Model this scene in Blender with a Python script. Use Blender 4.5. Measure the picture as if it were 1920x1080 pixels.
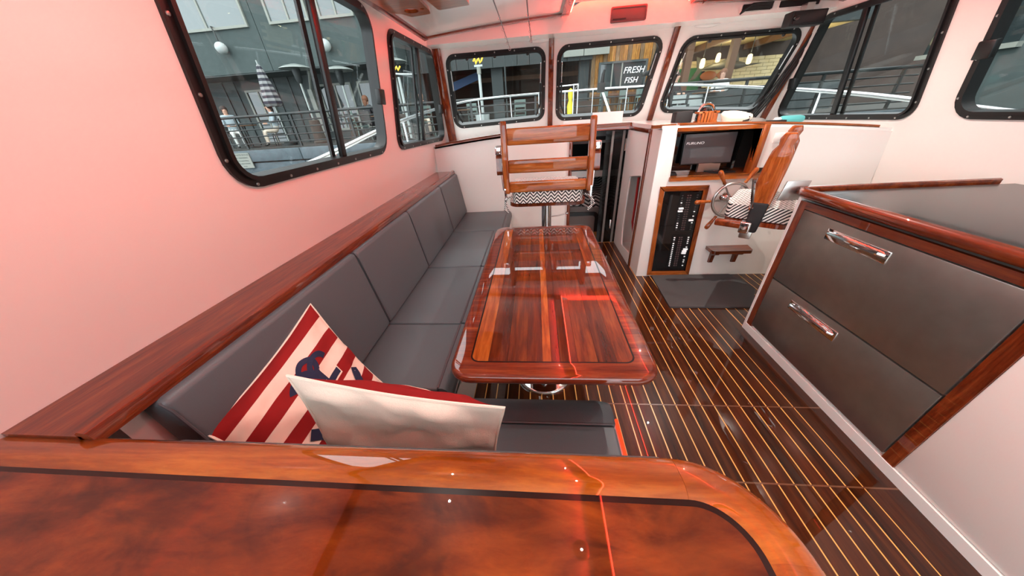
import bpy, bmesh, math, random
from mathutils import Vector, Matrix, noise
from mathutils.geometry import tessellate_polygon
random.seed(7)
for _o in list(bpy.data.objects): bpy.data.objects.remove(_o)
S = bpy.context.scene
COL = S.collection
R = math.radians
# ------------------------------------------------------------------ camera, sky, exposure
cam_d = bpy.data.cameras.new('camera'); cam = bpy.data.objects.new('camera', cam_d); COL.objects.link(cam)
cam_d.sensor_width = 36; cam_d.lens = 36*542.15/1920; cam_d.clip_start = .02; cam_d.clip_end = 400
def _cam():
    yaw, pit, rol = R(-6.047), R(30.968), R(3.988)
    f = Vector((math.sin(yaw)*math.cos(pit), math.cos(yaw)*math.cos(pit), -math.sin(pit)))
    r = Vector((math.cos(yaw), -math.sin(yaw), 0)); d = f.cross(r)
    c, s = math.cos(rol), math.sin(rol)
    r2 = c*r+s*d; d2 = -s*r+c*d
    m = Matrix((r2, -d2, -f)).transposed().to_4x4(); m.translation = (0, 0, 1.5)
    cam.matrix_world = m
_cam(); S.camera = cam
W = bpy.data.worlds.new('overcast_sky'); S.world = W; W.use_nodes = True
_n = W.node_tree.nodes; _l = W.node_tree.links; _n.clear()
_out = _n.new('ShaderNodeOutputWorld'); _bg = _n.new('ShaderNodeBackground'); _tc = _n.new('ShaderNodeTexCoord')
_sp = _n.new('ShaderNodeSeparateXYZ'); _rp = _n.new('ShaderNodeValToRGB')
_rp.color_ramp.elements[0].position = 0; _rp.color_ramp.elements[0].color = (.86, .93, 1, 1)
_rp.color_ramp.elements[1].position = 1; _rp.color_ramp.elements[1].color = (.97, .99, 1, 1)
_l.new(_tc.outputs['Generated'], _sp.inputs[0]); _l.new(_sp.outputs['Z'], _rp.inputs[0]); _l.new(_rp.outputs[0], _bg.inputs[0])
_bg.inputs[1].default_value = 3.8
_l.new(_bg.outputs[0], _out.inputs[0])
S.view_settings.view_transform = 'Standard'; S.view_settings.look = 'None'; S.view_settings.gamma = 1
S.view_settings.exposure = 0.27; S.view_settings.use_curve_mapping = False
LED_POWER = 60.0
DOWNLIGHT = 7.0      # watts of each small ceiling downlight
LED_WASH = 18.5      # watts of the added red area lights on the side walls

# ------------------------------------------------------------------ materials
def srgb(r, g, b):
    f = lambda c: (c/255/12.92) if c/255 <= .04045 else ((c/255+.055)/1.055)**2.4
    return (f(r), f(g), f(b), 1)
MATS = {}
def nmat(name):
    m = bpy.data.materials.new(name); m.use_nodes = True; nt = m.node_tree
    MATS[name] = m
    return m, nt, nt.nodes['Principled BSDF']
def link(nt, a, b): nt.links.new(a, b)
def math_node(nt, op, a, b=None):
    n = nt.nodes.new('ShaderNodeMath'); n.operation = op
    for i, v in enumerate((a, b)):
        if v is None: continue
        if isinstance(v, (int, float)): n.inputs[i].default_value = v
        else: link(nt, v, n.inputs[i])
    return n.outputs[0]
def ramp(nt, fac, stops):
    n = nt.nodes.new('ShaderNodeValToRGB'); e = n.color_ramp.elements
    while len(e) < len(stops): e.new(.5)
    for k, (p, c) in enumerate(stops): e[k].position = p; e[k].color = c
    link(nt, fac, n.inputs[0]); return n.outputs[0]
def coords(nt, scale=(1, 1, 1), rand=True, which='Object'):
    tc = nt.nodes.new('ShaderNodeTexCoord'); mp = nt.nodes.new('ShaderNodeMapping'); mp.inputs['Scale'].default_value = scale
    src = tc.outputs[which]
    if rand:
        oi = nt.nodes.new('ShaderNodeObjectInfo'); ad = nt.nodes.new('ShaderNodeVectorMath'); ad.operation = 'ADD'
        mul = nt.nodes.new('ShaderNodeVectorMath'); mul.operation = 'SCALE'; mul.inputs[0].default_value = (13.1, 27.7, 41.3)
        link(nt, oi.outputs['Random'], mul.inputs['Scale']); link(nt, src, ad.inputs[0]); link(nt, mul.outputs[0], ad.inputs[1]); src = ad.outputs[0]
    link(nt, src, mp.inputs[0]); return mp.outputs[0]
def noise_tex(nt, vec, scale, detail=3, dist=0, rough=.5):
    n = nt.nodes.new('ShaderNodeTexNoise'); n.inputs['Scale'].default_value = scale; n.inputs['Detail'].default_value = detail
    n.inputs['Distortion'].default_value = dist; n.inputs['Roughness'].default_value = rough
    link(nt, vec, n.inputs['Vector']); return n.outputs['Fac']
def bump(nt, p, h, strength=.2, dist=.002):
    b = nt.nodes.new('ShaderNodeBump'); b.inputs['Strength'].default_value = strength; b.inputs['Distance'].default_value = dist
    link(nt, h, b.inputs['Height']); link(nt, b.outputs[0], p.inputs['Normal'])
def plain(name, col, rough=.5, metal=0, coat=0, spec=.5, grain=0, gscale=60, bmp=0, emit=None, es=0, coat_rough=.03):
    m, nt, p = nmat(name)
    p.inputs['Base Color'].default_value = col; p.inputs['Roughness'].default_value = rough; p.inputs['Metallic'].default_value = metal
    p.inputs['Specular IOR Level'].default_value = spec; p.inputs['Coat Weight'].default_value = coat; p.inputs['Coat Roughness'].default_value = coat_rough
    if grain or bmp:
        f = noise_tex(nt, coords(nt, rand=False), gscale, 4)
        if grain:
            a = tuple(c*(1-grain) for c in col[:3])+(1,); b = tuple(min(1, c*(1+grain)) for c in col[:3])+(1,)
            link(nt, ramp(nt, f, [(.3, a), (.7, b)]), p.inputs['Base Color'])
        if bmp: bump(nt, p, f, bmp)
    if emit: p.inputs['Emission Color'].default_value = emit; p.inputs['Emission Strength'].default_value = es
    return m
def wood(name, dark, mid, light, axis=1, scale=6, stretch=10, rough=.3, coat=1, vary=.25, coat_rough=.007, cior=1.6, knots=False):
    m, nt, p = nmat(name)
    sc = [stretch]*3; sc[axis] = 1
    v = coords(nt, tuple(sc))
    n1 = noise_tex(nt, v, scale*.35, 6, 1.2, .6); n2 = noise_tex(nt, v, scale*2.2, 5, .4, .7)
    f = math_node(nt, 'ADD', math_node(nt, 'MULTIPLY', n1, .72), math_node(nt, 'MULTIPLY', n2, .28))
    c = ramp(nt, f, [(.34, dark), (.5, mid), (.66, light)])
    if knots:
        kn = noise_tex(nt, coords(nt, (5, 9, 5)), 1.1, 3, .8); k2 = ramp(nt, kn, [(.30, (.10, .06, .05, 1)), (.38, (1, 1, 1, 1))])
        mx = nt.nodes.new('ShaderNodeMixRGB'); mx.blend_type = 'MULTIPLY'; mx.inputs[0].default_value = .85; link(nt, c, mx.inputs[1]); link(nt, k2, mx.inputs[2]); c = mx.outputs[0]
        kb = noise_tex(nt, coords(nt, (1.6, 2.4, 2)), 3.0, 4, 1.6); k3 = ramp(nt, kb, [(.38, (.45, .40, .45, 1)), (.5, (.95, .9, .9, 1)), (.62, (1.25, 1.2, 1.1, 1))])
        mx = nt.nodes.new('ShaderNodeMixRGB'); mx.blend_type = 'MULTIPLY'; mx.inputs[0].default_value = .8; link(nt, c, mx.inputs[1]); link(nt, k3, mx.inputs[2]); c = mx.outputs[0]
    oi = nt.nodes.new('ShaderNodeObjectInfo'); hs = nt.nodes.new('ShaderNodeHueSaturation')
    val = math_node(nt, 'ADD', math_node(nt, 'MULTIPLY', oi.outputs['Random'], vary*2), 1-vary)
    link(nt, val, hs.inputs['Value']); link(nt, c, hs.inputs['Color']); link(nt, hs.outputs[0], p.inputs['Base Color'])
    p.inputs['Roughness'].default_value = rough; p.inputs['Coat Weight'].default_value = coat; p.inputs['Coat Roughness'].default_value = coat_rough; p.inputs['Coat IOR'].default_value = cior
    p.inputs['Specular IOR Level'].default_value = .06 if coat > .5 else .3
    return m
def glass(name, tint=(1, 1, 1, 1), refl=.9, ior=1.5, rough=0):
    m, nt, p = nmat(name); nt.nodes.remove(p); out = nt.nodes['Material Output']
    t = nt.nodes.new('ShaderNodeBsdfTransparent'); t.inputs[0].default_value = tint
    g = nt.nodes.new('ShaderNodeBsdfGlossy'); g.inputs['Roughness'].default_value = rough; g.inputs['Color'].default_value = (refl, refl, refl, 1)
    lw = nt.nodes.new('ShaderNodeLayerWeight'); lw.inputs[0].default_value = .5
    fac = math_node(nt, 'ADD', math_node(nt, 'MULTIPLY', math_node(nt, 'POWER', lw.outputs['Facing'], 5), .5), ior*.015)
    mx = nt.nodes.new('ShaderNodeMixShader'); link(nt, fac, mx.inputs[0]); link(nt, t.outputs[0], mx.inputs[1]); link(nt, g.outputs[0], mx.inputs[2]); link(nt, mx.outputs[0], out.inputs[0])
    return m
def emitter(name, col, s):
    m, nt, p = nmat(name); nt.nodes.remove(p); e = nt.nodes.new('ShaderNodeEmission'); e.inputs[0].default_value = col; e.inputs[1].default_value = s
    link(nt, e.outputs[0], nt.nodes['Material Output'].inputs[0]); return m
def chevron(name, ax=0, ay=1, f=34, g=17, k=1.1, lo=(.01, .01, .012, 1), hi=(.75, .74, .7, 1)):
    m, nt, p = nmat(name)
    tc = nt.nodes.new('ShaderNodeTexCoord'); sp = nt.nodes.new('ShaderNodeSeparateXYZ'); link(nt, tc.outputs['Object'], sp.inputs[0])
    x = sp.outputs[ax]; y = sp.outputs[ay]
    y2 = math_node(nt, 'ADD', y, sp.outputs[2])
    tri = math_node(nt, 'ABSOLUTE', math_node(nt, 'SUBTRACT', math_node(nt, 'FRACT', math_node(nt, 'MULTIPLY', x, g)), .5))
    s = math_node(nt, 'FRACT', math_node(nt, 'ADD', math_node(nt, 'MULTIPLY', y2, f), math_node(nt, 'MULTIPLY', tri, k*2)))
    a = math_node(nt, 'GREATER_THAN', s, .48)
    gap = math_node(nt, 'GREATER_THAN', math_node(nt, 'ABSOLUTE', math_node(nt, 'SUBTRACT', tri, .25)), -1)
    a = math_node(nt, 'MULTIPLY', a, gap)
    link(nt, ramp(nt, a, [(.4, lo), (.6, hi)]), p.inputs['Base Color']); p.inputs['Roughness'].default_value = .85
    return m
def uv_stripes(name, a, b, n):
    m, nt, p = nmat(name)
    uv = nt.nodes.new('ShaderNodeUVMap'); sp = nt.nodes.new('ShaderNodeSeparateXYZ'); link(nt, uv.outputs[0], sp.inputs[0])
    s = math_node(nt, 'GREATER_THAN', math_node(nt, 'FRACT', math_node(nt, 'MULTIPLY', sp.outputs[1], n/2)), .5)
    mx = nt.nodes.new('ShaderNodeMixRGB'); mx.inputs[1].default_value = a; mx.inputs[2].default_value = b; link(nt, s, mx.inputs[0])
    link(nt, mx.outputs[0], p.inputs['Base Color']); p.inputs['Roughness'].default_value = .9; p.inputs['Specular IOR Level'].default_value = .15
    bump(nt, p, noise_tex(nt, coords(nt, rand=False), 420, 2), .25, .001)
    return m

M_paint = plain('white_paint', srgb(236, 232, 226), .28, coat=.25, spec=.5)
M_gel = plain('gelcoat_white', srgb(232, 231, 226), .2, coat=.4)
M_ceil = plain('ceiling_panel', srgb(214, 214, 208), .22, coat=.5, coat_rough=.12)
M_black = plain('black_frame', srgb(14, 13, 13), .38)
M_rubber = plain('rubber', srgb(20, 19, 20), .7)
M_chrome = plain('chrome', (.82, .82, .82, 1), .06, metal=1)
M_steel = plain('brushed_steel', (.55, .54, .52, 1), .3, metal=1)
M_stainrail = plain('polished_rail', (.62, .64, .65, 1), .22, metal=.8)
M_fridge = plain('dark_steel', (.31, .29, .26, 1), .3, metal=.85, grain=.06, gscale=15)
M_leather = plain('grey_leather', srgb(84, 91, 95), .42, bmp=.25, gscale=260, spec=.45)
M_piping = plain('leather_piping', srgb(74, 74, 78), .4)
M_mat = plain('rubber_mat', srgb(58, 56, 56), .8, bmp=.3, gscale=200)
M_teak = wood('varnished_teak', srgb(70, 24, 7), srgb(110, 46, 17), srgb(140, 70, 28), axis=0, coat=1, vary=.12)
M_teakY = wood('varnished_teak_fore_aft', srgb(64, 20, 6), srgb(98, 38, 14), srgb(126, 60, 24), axis=1, coat=1, vary=.12)
M_teakZ = wood('varnished_teak_upright', srgb(66, 22, 8), srgb(104, 42, 18), srgb(136, 66, 30), axis=2, coat=1, vary=.12)
M_chairwood = wood('chair_teak', srgb(96, 44, 14), srgb(148, 78, 28), srgb(182, 110, 52), axis=0, coat=.8, vary=.1)
M_chairwoodZ = wood('chair_teak_upright', srgb(96, 40, 12), srgb(142, 70, 25), srgb(176, 102, 46), axis=2, coat=.8, vary=.1)
M_tplank = wood('table_plank', srgb(66, 21, 6), srgb(110, 44, 13), srgb(146, 72, 26), axis=1, scale=5, stretch=12, vary=.42, cior=1.65)
M_tpl = wood('table_plank_light', srgb(104, 40, 10), srgb(152, 76, 26), srgb(186, 112, 48), axis=1, scale=5, stretch=12, vary=.1, cior=1.65)
M_tpd = wood('table_plank_dark', srgb(44, 14, 6), srgb(78, 28, 10), srgb(106, 46, 18), axis=1, scale=5, stretch=12, vary=.12, cior=1.65)
M_tborder = wood('table_border', srgb(64, 18, 5), srgb(102, 36, 12), srgb(132, 62, 22), axis=0, scale=5, vary=.05, cior=1.65)
M_inlay = plain('dark_inlay', srgb(30, 13, 9), .3, coat=.5, coat_rough=.01, spec=.1)
M_burl = wood('burl_panel', srgb(62, 20, 4), srgb(98, 40, 8), srgb(128, 62, 18), axis=0, scale=6, stretch=3.0, vary=.02, knots=True, cior=1.5)
M_rail = wood('counter_rail', srgb(100, 42, 6), srgb(140, 70, 12), srgb(174, 102, 30), axis=0, scale=5, stretch=7, vary=.08, cior=1.7)
M_plank = wood('floor_plank', srgb(34, 13, 4), srgb(56, 25, 8), srgb(76, 37, 13), axis=1, scale=4, stretch=14, vary=.22, cior=1.48)
M_holly = plain('holly_strip', srgb(224, 164, 84), .3, coat=1, coat_rough=.015)
M_butt = plain('butt_joint', srgb(96, 60, 34), .3, coat=1)
M_glass = glass('window_glass', (.93, .96, .95, 1), .9, 1.45)
M_smoke = glass('smoked_acrylic', (.32, .33, .33, 1), .8, 1.5)
M_gloss_black = plain('gloss_black', srgb(10, 10, 11), .08, coat=1)
M_panelblack = plain('panel_black', srgb(13, 13, 14), .3, coat=.3)
M_screen = plain('screen_grey', srgb(72, 71, 74), .28, coat=.6)
M_white = plain('white_plastic', srgb(236, 236, 232), .4)
M_letter = plain('white_lettering', srgb(238, 238, 238), .5, emit=(1, 1, 1, 1), es=.25)
M_cream = plain('cream_canvas', srgb(232, 226, 210), .95, spec=.1, grain=.03, gscale=300, bmp=.3)
M_stripe = uv_stripes('red_cream_stripes', srgb(138, 32, 32), srgb(232, 208, 192), 9)
M_navy = plain('navy_print', srgb(46, 50, 72), .9, spec=.1)
M_navycream = plain('cream_print', srgb(240, 220, 200), .9, spec=.1)
M_chev = chevron('herringbone_fabric')
M_zig = chevron('zigzag_blanket', 0, 1, 12, 5, 1.2, (.006, .006, .007, 1), (.45, .45, .43, 1))
M_rope = chevron('rope_tie', 2, 0, 60, 3, .5)
M_rackwood = wood('rack_wood', srgb(110, 52, 20), srgb(150, 80, 36), srgb(178, 104, 52), axis=0, coat=.15, vary=.05)
M_led = emitter('red_led', (1, .035, .018, 1), LED_POWER)
M_toe = emitter('red_toe_led', (1, .05, .015, 1), 1.6)
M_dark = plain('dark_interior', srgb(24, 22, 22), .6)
M_greyin = plain('grey_cabin_lining', srgb(120, 116, 112), .6)
M_red = plain('red_hose', srgb(150, 20, 20), .4)
M_yellow = plain('yellow_bag', srgb(190, 160, 60), .7)
M_ventred = plain('dark_vent', srgb(92, 74, 74), .6)

# ------------------------------------------------------------------ mesh helpers
class B:
    def __init__(s): s.bm = bmesh.new()
    def face(s, vs):
        try: return s.bm.faces.new(vs)
        except ValueError: return None
    def box(s, x0, x1, y0, y1, z0, z1):
        v = [s.bm.verts.new((x, y, z)) for z in (z0, z1) for y in (y0, y1) for x in (x0, x1)]
        for q in ((0, 2, 3, 1), (4, 5, 7, 6), (0, 1, 5, 4), (2, 6, 7, 3), (0, 4, 6, 2), (1, 3, 7, 5)): s.face([v[i] for i in q])
        return s
    def hexa(s, pts):   # 8 points: bottom 4 loop, top 4 loop
        v = [s.bm.verts.new(p) for p in pts]
        s.face([v[3], v[2], v[1], v[0]]); s.face(v[4:])
        for i in range(4): s.face([v[i], v[(i+1) % 4], v[4+(i+1) % 4], v[4+i]])
        return s
    def tube(s, pts, r, n=10, closed=False, cap=True):
        pts = [Vector(p) for p in pts]; k = len(pts); rr = r if isinstance(r, (list, tuple)) else [r]*k
        rings = []; prev = None
        for i, p in enumerate(pts):
            if closed: t = pts[(i+1) % k]-pts[i-1]
            else: t = pts[min(i+1, k-1)]-pts[max(i-1, 0)]
            t.normalize()
            if prev is None:
                a = Vector((0, 0, 1)) if abs(t.z) < .9 else Vector((1, 0, 0)); u = t.cross(a).normalized()
            else:
                u = (prev-t*prev.dot(t)); u = u.normalized() if u.length > 1e-6 else t.orthogonal().normalized()
            prev = u; w = t.cross(u)
            rings.append([s.bm.verts.new(p+(u*math.cos(2*math.pi*j/n)+w*math.sin(2*math.pi*j/n))*rr[i]) for j in range(n)])
        for i in range(k if closed else k-1):
            a, b = rings[i], rings[(i+1) % k]
            for j in range(n): s.face([a[j], a[(j+1) % n], b[(j+1) % n], b[j]])
        if cap and not closed: s.face(rings[0][::-1]); s.face(rings[-1])
        return s
    def cyl(s, p, q, r, r2=None, n=16): return s.tube([p, q], [r, r if r2 is None else r2], n)
    def lathe(s, prof, o=(0, 0, 0), ax=(0, 0, 1), n=24):
        o = Vector(o); ax = Vector(ax).normalized(); u = ax.orthogonal().normalized(); w = ax.cross(u)
        rings = []
        for r, h in prof:
            if r < 1e-5: rings.append([s.bm.verts.new(o+ax*h)])
            else: rings.append([s.bm.verts.new(o+ax*h+(u*math.cos(2*math.pi*j/n)+w*math.sin(2*math.pi*j/n))*r) for j in range(n)])
        for a, b in zip(rings, rings[1:]):
            for j in range(n):
                j2 = (j+1) % n
                if len(a) == 1 and len(b) == 1: continue
                if len(a) == 1: s.face([a[0], b[j2], b[j]])
                elif len(b) == 1: s.face([a[j], a[j2], b[0]])
                else: s.face([a[j], a[j2], b[j2], b[j]])
        if len(rings[0]) > 1: s.face(rings[0][::-1])
        if len(rings[-1]) > 1: s.face(rings[-1])
        return s
    def ball(s, c, r, sc=(1, 1, 1), n=12):
        prof = [(math.sin(math.pi*i/n)*1.0, -math.cos(math.pi*i/n)) for i in range(n+1)]
        b0 = len(s.bm.verts); s.lathe(prof, n=n*2); s.bm.verts.ensure_lookup_table()
        for v in s.bm.verts[b0:]: v.co = Vector((v.co.x*r*sc[0]+c[0], v.co.y*r*sc[1]+c[1], v.co.z*r*sc[2]+c[2]))
        return s
    def prism(s, loop, fr, n0, n1, holes=()):
        loops = [[Vector((p[0], p[1], 0)) for p in L] for L in (loop,)+tuple(holes)]
        flat = [p for L in loops for p in L]
        va = [s.bm.verts.new(fr(p.x, p.y, n0)) for p in flat]; vb = [s.bm.verts.new(fr(p.x, p.y, n1)) for p in flat]
        if holes or len(loop) > 4:
            for t in tessellate_polygon(loops): s.face([va[i] for i in t]); s.face([vb[i] for i in t][::-1])
        else: s.face(va); s.face(vb[::-1])
        k = 0
        for L in loops:
            m = len(L)
            for i in range(m): s.face([va[k+i], va[k+(i+1) % m], vb[k+(i+1) % m], vb[k+i]])
            k += m
        return s
    def ring(s, outer, inner, fr, n0, n1):
        m = len(outer); g = [[s.bm.verts.new(fr(p[0], p[1], n)) for p in L] for L in (outer, inner) for n in (n0, n1)]
        for i in range(m):
            j = (i+1) % m
            s.face([g[0][i], g[0][j], g[1][j], g[1][i]]); s.face([g[2][i], g[3][i], g[3][j], g[2][j]])
            s.face([g[1][i], g[1][j], g[3][j], g[3][i]]); s.face([g[0][i], g[2][i], g[2][j], g[0][j]])
        return s
    def sweep(s, prof, frames, closed=False, cap=True):   # prof [(a,b)], frames [(o,ea,eb)]
        rings = [[s.bm.verts.new(Vector(o)+Vector(ea)*a+Vector(eb)*b) for a, b in prof] for o, ea, eb in frames]
        m = len(prof); k = len(rings)
        for i in range(k if closed else k-1):
            A, C = rings[i], rings[(i+1) % k]
            for j in range(m): s.face([A[j], A[(j+1) % m], C[(j+1) % m], C[j]])
        if cap and not closed: s.face(rings[0][::-1]); s.face(rings[-1])
        return s
    def grid(s, fn, nu, nv):
        g = [[s.bm.verts.new(fn(i/nu, j/nv)) for j in range(nv+1)] for i in range(nu+1)]
        for i in range(nu):
            for j in range(nv): s.face([g[i][j], g[i+1][j], g[i+1][j+1], g[i][j+1]])
        return g
    def bevel(s, w, seg=3, ang=35):
        bmesh.ops.remove_doubles(s.bm, verts=s.bm.verts, dist=1e-5)
        s.bm.normal_update()
        e = [e for e in s.bm.edges if len(e.link_faces) == 2 and e.calc_face_angle(0) > R(ang)]
        bmesh.ops.bevel(s.bm, geom=e, offset=w, segments=seg, affect='EDGES', profile=.5, clamp_overlap=True)
        return s
    def xf(s, m):
        bmesh.ops.transform(s.bm, matrix=m, verts=s.bm.verts); return s
def frame(o, eu, ev, en):
    o, eu, ev, en = map(Vector, (o, eu, ev, en))
    return lambda u, v, n: o+eu*u+ev*v+en*n
FXY = lambda z=0: frame((0, 0, z), (1, 0, 0), (0, 1, 0), (0, 0, 1))
FXZ = lambda y=0: frame((0, y, 0), (1, 0, 0), (0, 0, 1), (0, 1, 0))
FYZ = lambda x=0: frame((x, 0, 0), (0, 1, 0), (0, 0, 1), (1, 0, 0))
def rpoly(pts, r, n=6):
    out = []; k = len(pts); rr = r if isinstance(r, (list, tuple)) else [r]*k
    for i in range(k):
        p = Vector(pts[i]).to_2d(); a = (Vector(pts[i-1]).to_2d()-p).normalized(); b = (Vector(pts[(i+1) % k]).to_2d()-p).normalized()
        ang = a.angle(b); ri = rr[i]
        if ri < 1e-5: out.append((p.x, p.y)); continue
        d = ri/math.tan(ang/2); c = p+(a+b).normalized()*(ri/math.sin(ang/2))
        s0 = p+a*d-c; s1 = p+b*d-c
        t0 = math.atan2(s0.y, s0.x); t1 = math.atan2(s1.y, s1.x); dt = (t1-t0+math.pi) % (2*math.pi)-math.pi
        for j in range(n+1):
            t = t0+dt*j/n; out.append((c.x+ri*math.cos(t), c.y+ri*math.sin(t)))
    return out
def rect(x0, x1, y0, y1): return [(x0, y0), (x1, y0), (x1, y1), (x0, y1)]
def inset(pts, d):
    k = len(pts); out = []; area = sum(pts[i][0]*pts[(i+1) % k][1]-pts[(i+1) % k][0]*pts[i][1] for i in range(k)); sg = 1 if area > 0 else -1
    for i in range(k):
        p0, p, p1 = (Vector(pts[j % k]).to_2d() for j in (i-1, i, i+1))
        a = (p-p0).normalized(); b = (p1-p).normalized(); na = Vector((-a.y, a.x))*sg; nb = Vector((-b.y, b.x))*sg
        m = (na+nb).normalized(); out.append(tuple(p+m*(d/max(.2, m.dot(na)))))
    return out
ROOT = {}
def wm(o):
    return ROOT[o.name]
def mesh_from(b, name, m, smooth=True, ang=40):
    bmesh.ops.recalc_face_normals(b.bm, faces=b.bm.faces)
    me = bpy.data.meshes.new(name); b.bm.to_mesh(me); b.bm.free()
    if m: me.materials.append(m)
    if smooth and len(me.polygons):
        me.polygons.foreach_set('use_smooth', [True]*len(me.polygons)); me.set_sharp_from_angle(angle=R(ang))
    return me
def obj(name, b, m, parent=None, smooth=True, ang=40, local=False):
    """a mesh modelled in world coordinates (or, with local, in the coordinates of its parent)"""
    me = mesh_from(b, name, m, smooth, ang)
    o = bpy.data.objects.new(name, me); COL.objects.link(o)
    if parent:
        o.parent = parent; ROOT[o.name] = ROOT[parent.name]
        if not local: me.transform(ROOT[parent.name].inverted())
    else:
        c = [v.co for v in me.vertices]; base = Vector(((min(v.x for v in c)+max(v.x for v in c))/2, (min(v.y for v in c)+max(v.y for v in c))/2, min(v.z for v in c)))
        T = Matrix.Translation(base); me.transform(T.inverted()); o.matrix_world = T; ROOT[o.name] = T
    return o
def tag(o, label, cat, group=None):
    o['label'] = label; o['category'] = cat
    if group: o['group'] = group
    return o
def thing(name, label, cat, loc, rotz=0, group=None, scale=1):
    o = bpy.data.objects.new(name, None); COL.objects.link(o); o.empty_display_size = .05
    m = Matrix.Translation(loc) @ Matrix.Rotation(rotz, 4, 'Z') @ Matrix.Scale(scale, 4)
    o.location = loc; o.rotation_euler = (0, 0, rotz); o.scale = (scale,)*3; ROOT[o.name] = m
    return tag(o, label, cat, group)
def struct(o, label=None):
    o['kind'] = 'structure'
    if label: o['label'] = label
    return o
def text_part(name, body, size, fr_m, m, parent, ext=.001, shear=0, align='CENTER', sx=1):
    cu = bpy.data.curves.new(name, 'FONT'); cu.body = body; cu.size = size; cu.extrude = ext; cu.shear = shear; cu.align_x = align; cu.align_y = 'CENTER'
    t = bpy.data.objects.new('tmp', cu); COL.objects.link(t); bpy.context.view_layer.update()
    me = bpy.data.meshes.new_from_object(t.evaluated_get(bpy.context.evaluated_depsgraph_get())); bpy.data.objects.remove(t)
    me.transform(fr_m @ Matrix.Diagonal((sx, 1, 1, 1))); me.materials.clear(); me.materials.append(m)
    o = bpy.data.objects.new(name, me); COL.objects.link(o); o.parent = parent; ROOT[o.name] = ROOT[parent.name]; me.transform(ROOT[parent.name].inverted())
    return o

# ================================================================== THE BOAT'S SHELL
LW = frame((-1.19, 0, .965), (0, 1, 0), (.13, 0, 1), (1, 0, -.13))     # port side: u = y, v = z-.965, n inward
RW = frame((2.73, 0, .965), (0, 1, 0), (-.13, 0, 1), (-1, 0, -.13))
WS = frame((0, 4.08, 1.25), (1, 0, 0), (0, -.4, 1), (0, -1, -.4))       # windscreen: u = x, v = z-1.25, n inward
def ceil_z(x): return 2.246-.0245*(x-.77)**2
def dash_z(x): return 1.35-.03*(x-.77)**2
Z0 = .965
# window outlines (u, v) in their wall's frame
def zz(pts, z0): return [(u, z-z0) for u, z in pts]
WIN = {
 'window_1': (LW, zz([(1.045, 1.305), (2.385, 1.305), (2.40, 2.125), (1.06, 2.125)], Z0), .13, 'P'),
 'window_2': (LW, zz([(2.585, 1.295), (4.035, 1.272), (3.66, 2.10), (2.63, 2.085)], Z0), .10, 'P'),
 'window_3': (WS, zz([(-.995, 1.385), (.105, 1.42), (.115, 2.068), (-.93, 2.068)], 1.25), .10, 'F'),
 'window_4': (WS, zz([(.232, 1.40), (1.21, 1.395), (1.275, 2.070), (.226, 2.064)], 1.25), .11, 'F'),
 'window_5': (WS, zz([(1.385, 1.415), (2.50, 1.345), (2.55, 2.045), (1.45, 2.045)], 1.25), .12, 'F'),
 'window_6': (RW, zz([(1.045, 1.305), (2.385, 1.305), (2.40, 2.125), (1.06, 2.125)], Z0), .13, 'S'),
 'window_7': (RW, zz([(2.585, 1.295), (4.0, 1.272), (3.64, 2.09), (2.63, 2.085)], Z0), .10, 'S'),
}
holes = {k: rpoly(inset(v[1], .024), max(.02, v[2]-.024)) for k, v in WIN.items()}
AFT = -.75
side = zz([(AFT, 0), (4.6, 0), (4.6, 1.2), (4.13, 1.2), (3.62, 2.30), (AFT, 2.30)], Z0)
lower = []
def wall_side(name, F, ks, sgn):
    b = B(); b.prism([(AFT, 1.2-Z0), (4.10, 1.2-Z0), (3.66, 2.28-Z0), (AFT, 2.28-Z0)], F, -.05, 0, [holes[k] for k in ks])
    x0 = -1.19 if sgn < 0 else 2.73
    b2 = B(); b.prism([(AFT, -Z0-.05), (4.10, -Z0-.05), (4.10, 1.2-Z0), (AFT, 1.2-Z0)], F, -.05, 0)
    return struct(obj(name, b, M_paint))
wall_side('wall_port', LW, ('window_1', 'window_2'), -1)
wall_side('wall_starboard', RW, ('window_6', 'window_7'), 1)
b = B(); b.prism([(-1.17, -.05), (2.71, -.05), (2.66, .91), (-1.12, .91)], WS, -.05, 0, [holes[k] for k in ('window_3', 'window_4', 'window_5')])
struct(obj('wall_windscreen', b, M_gel))

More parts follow.
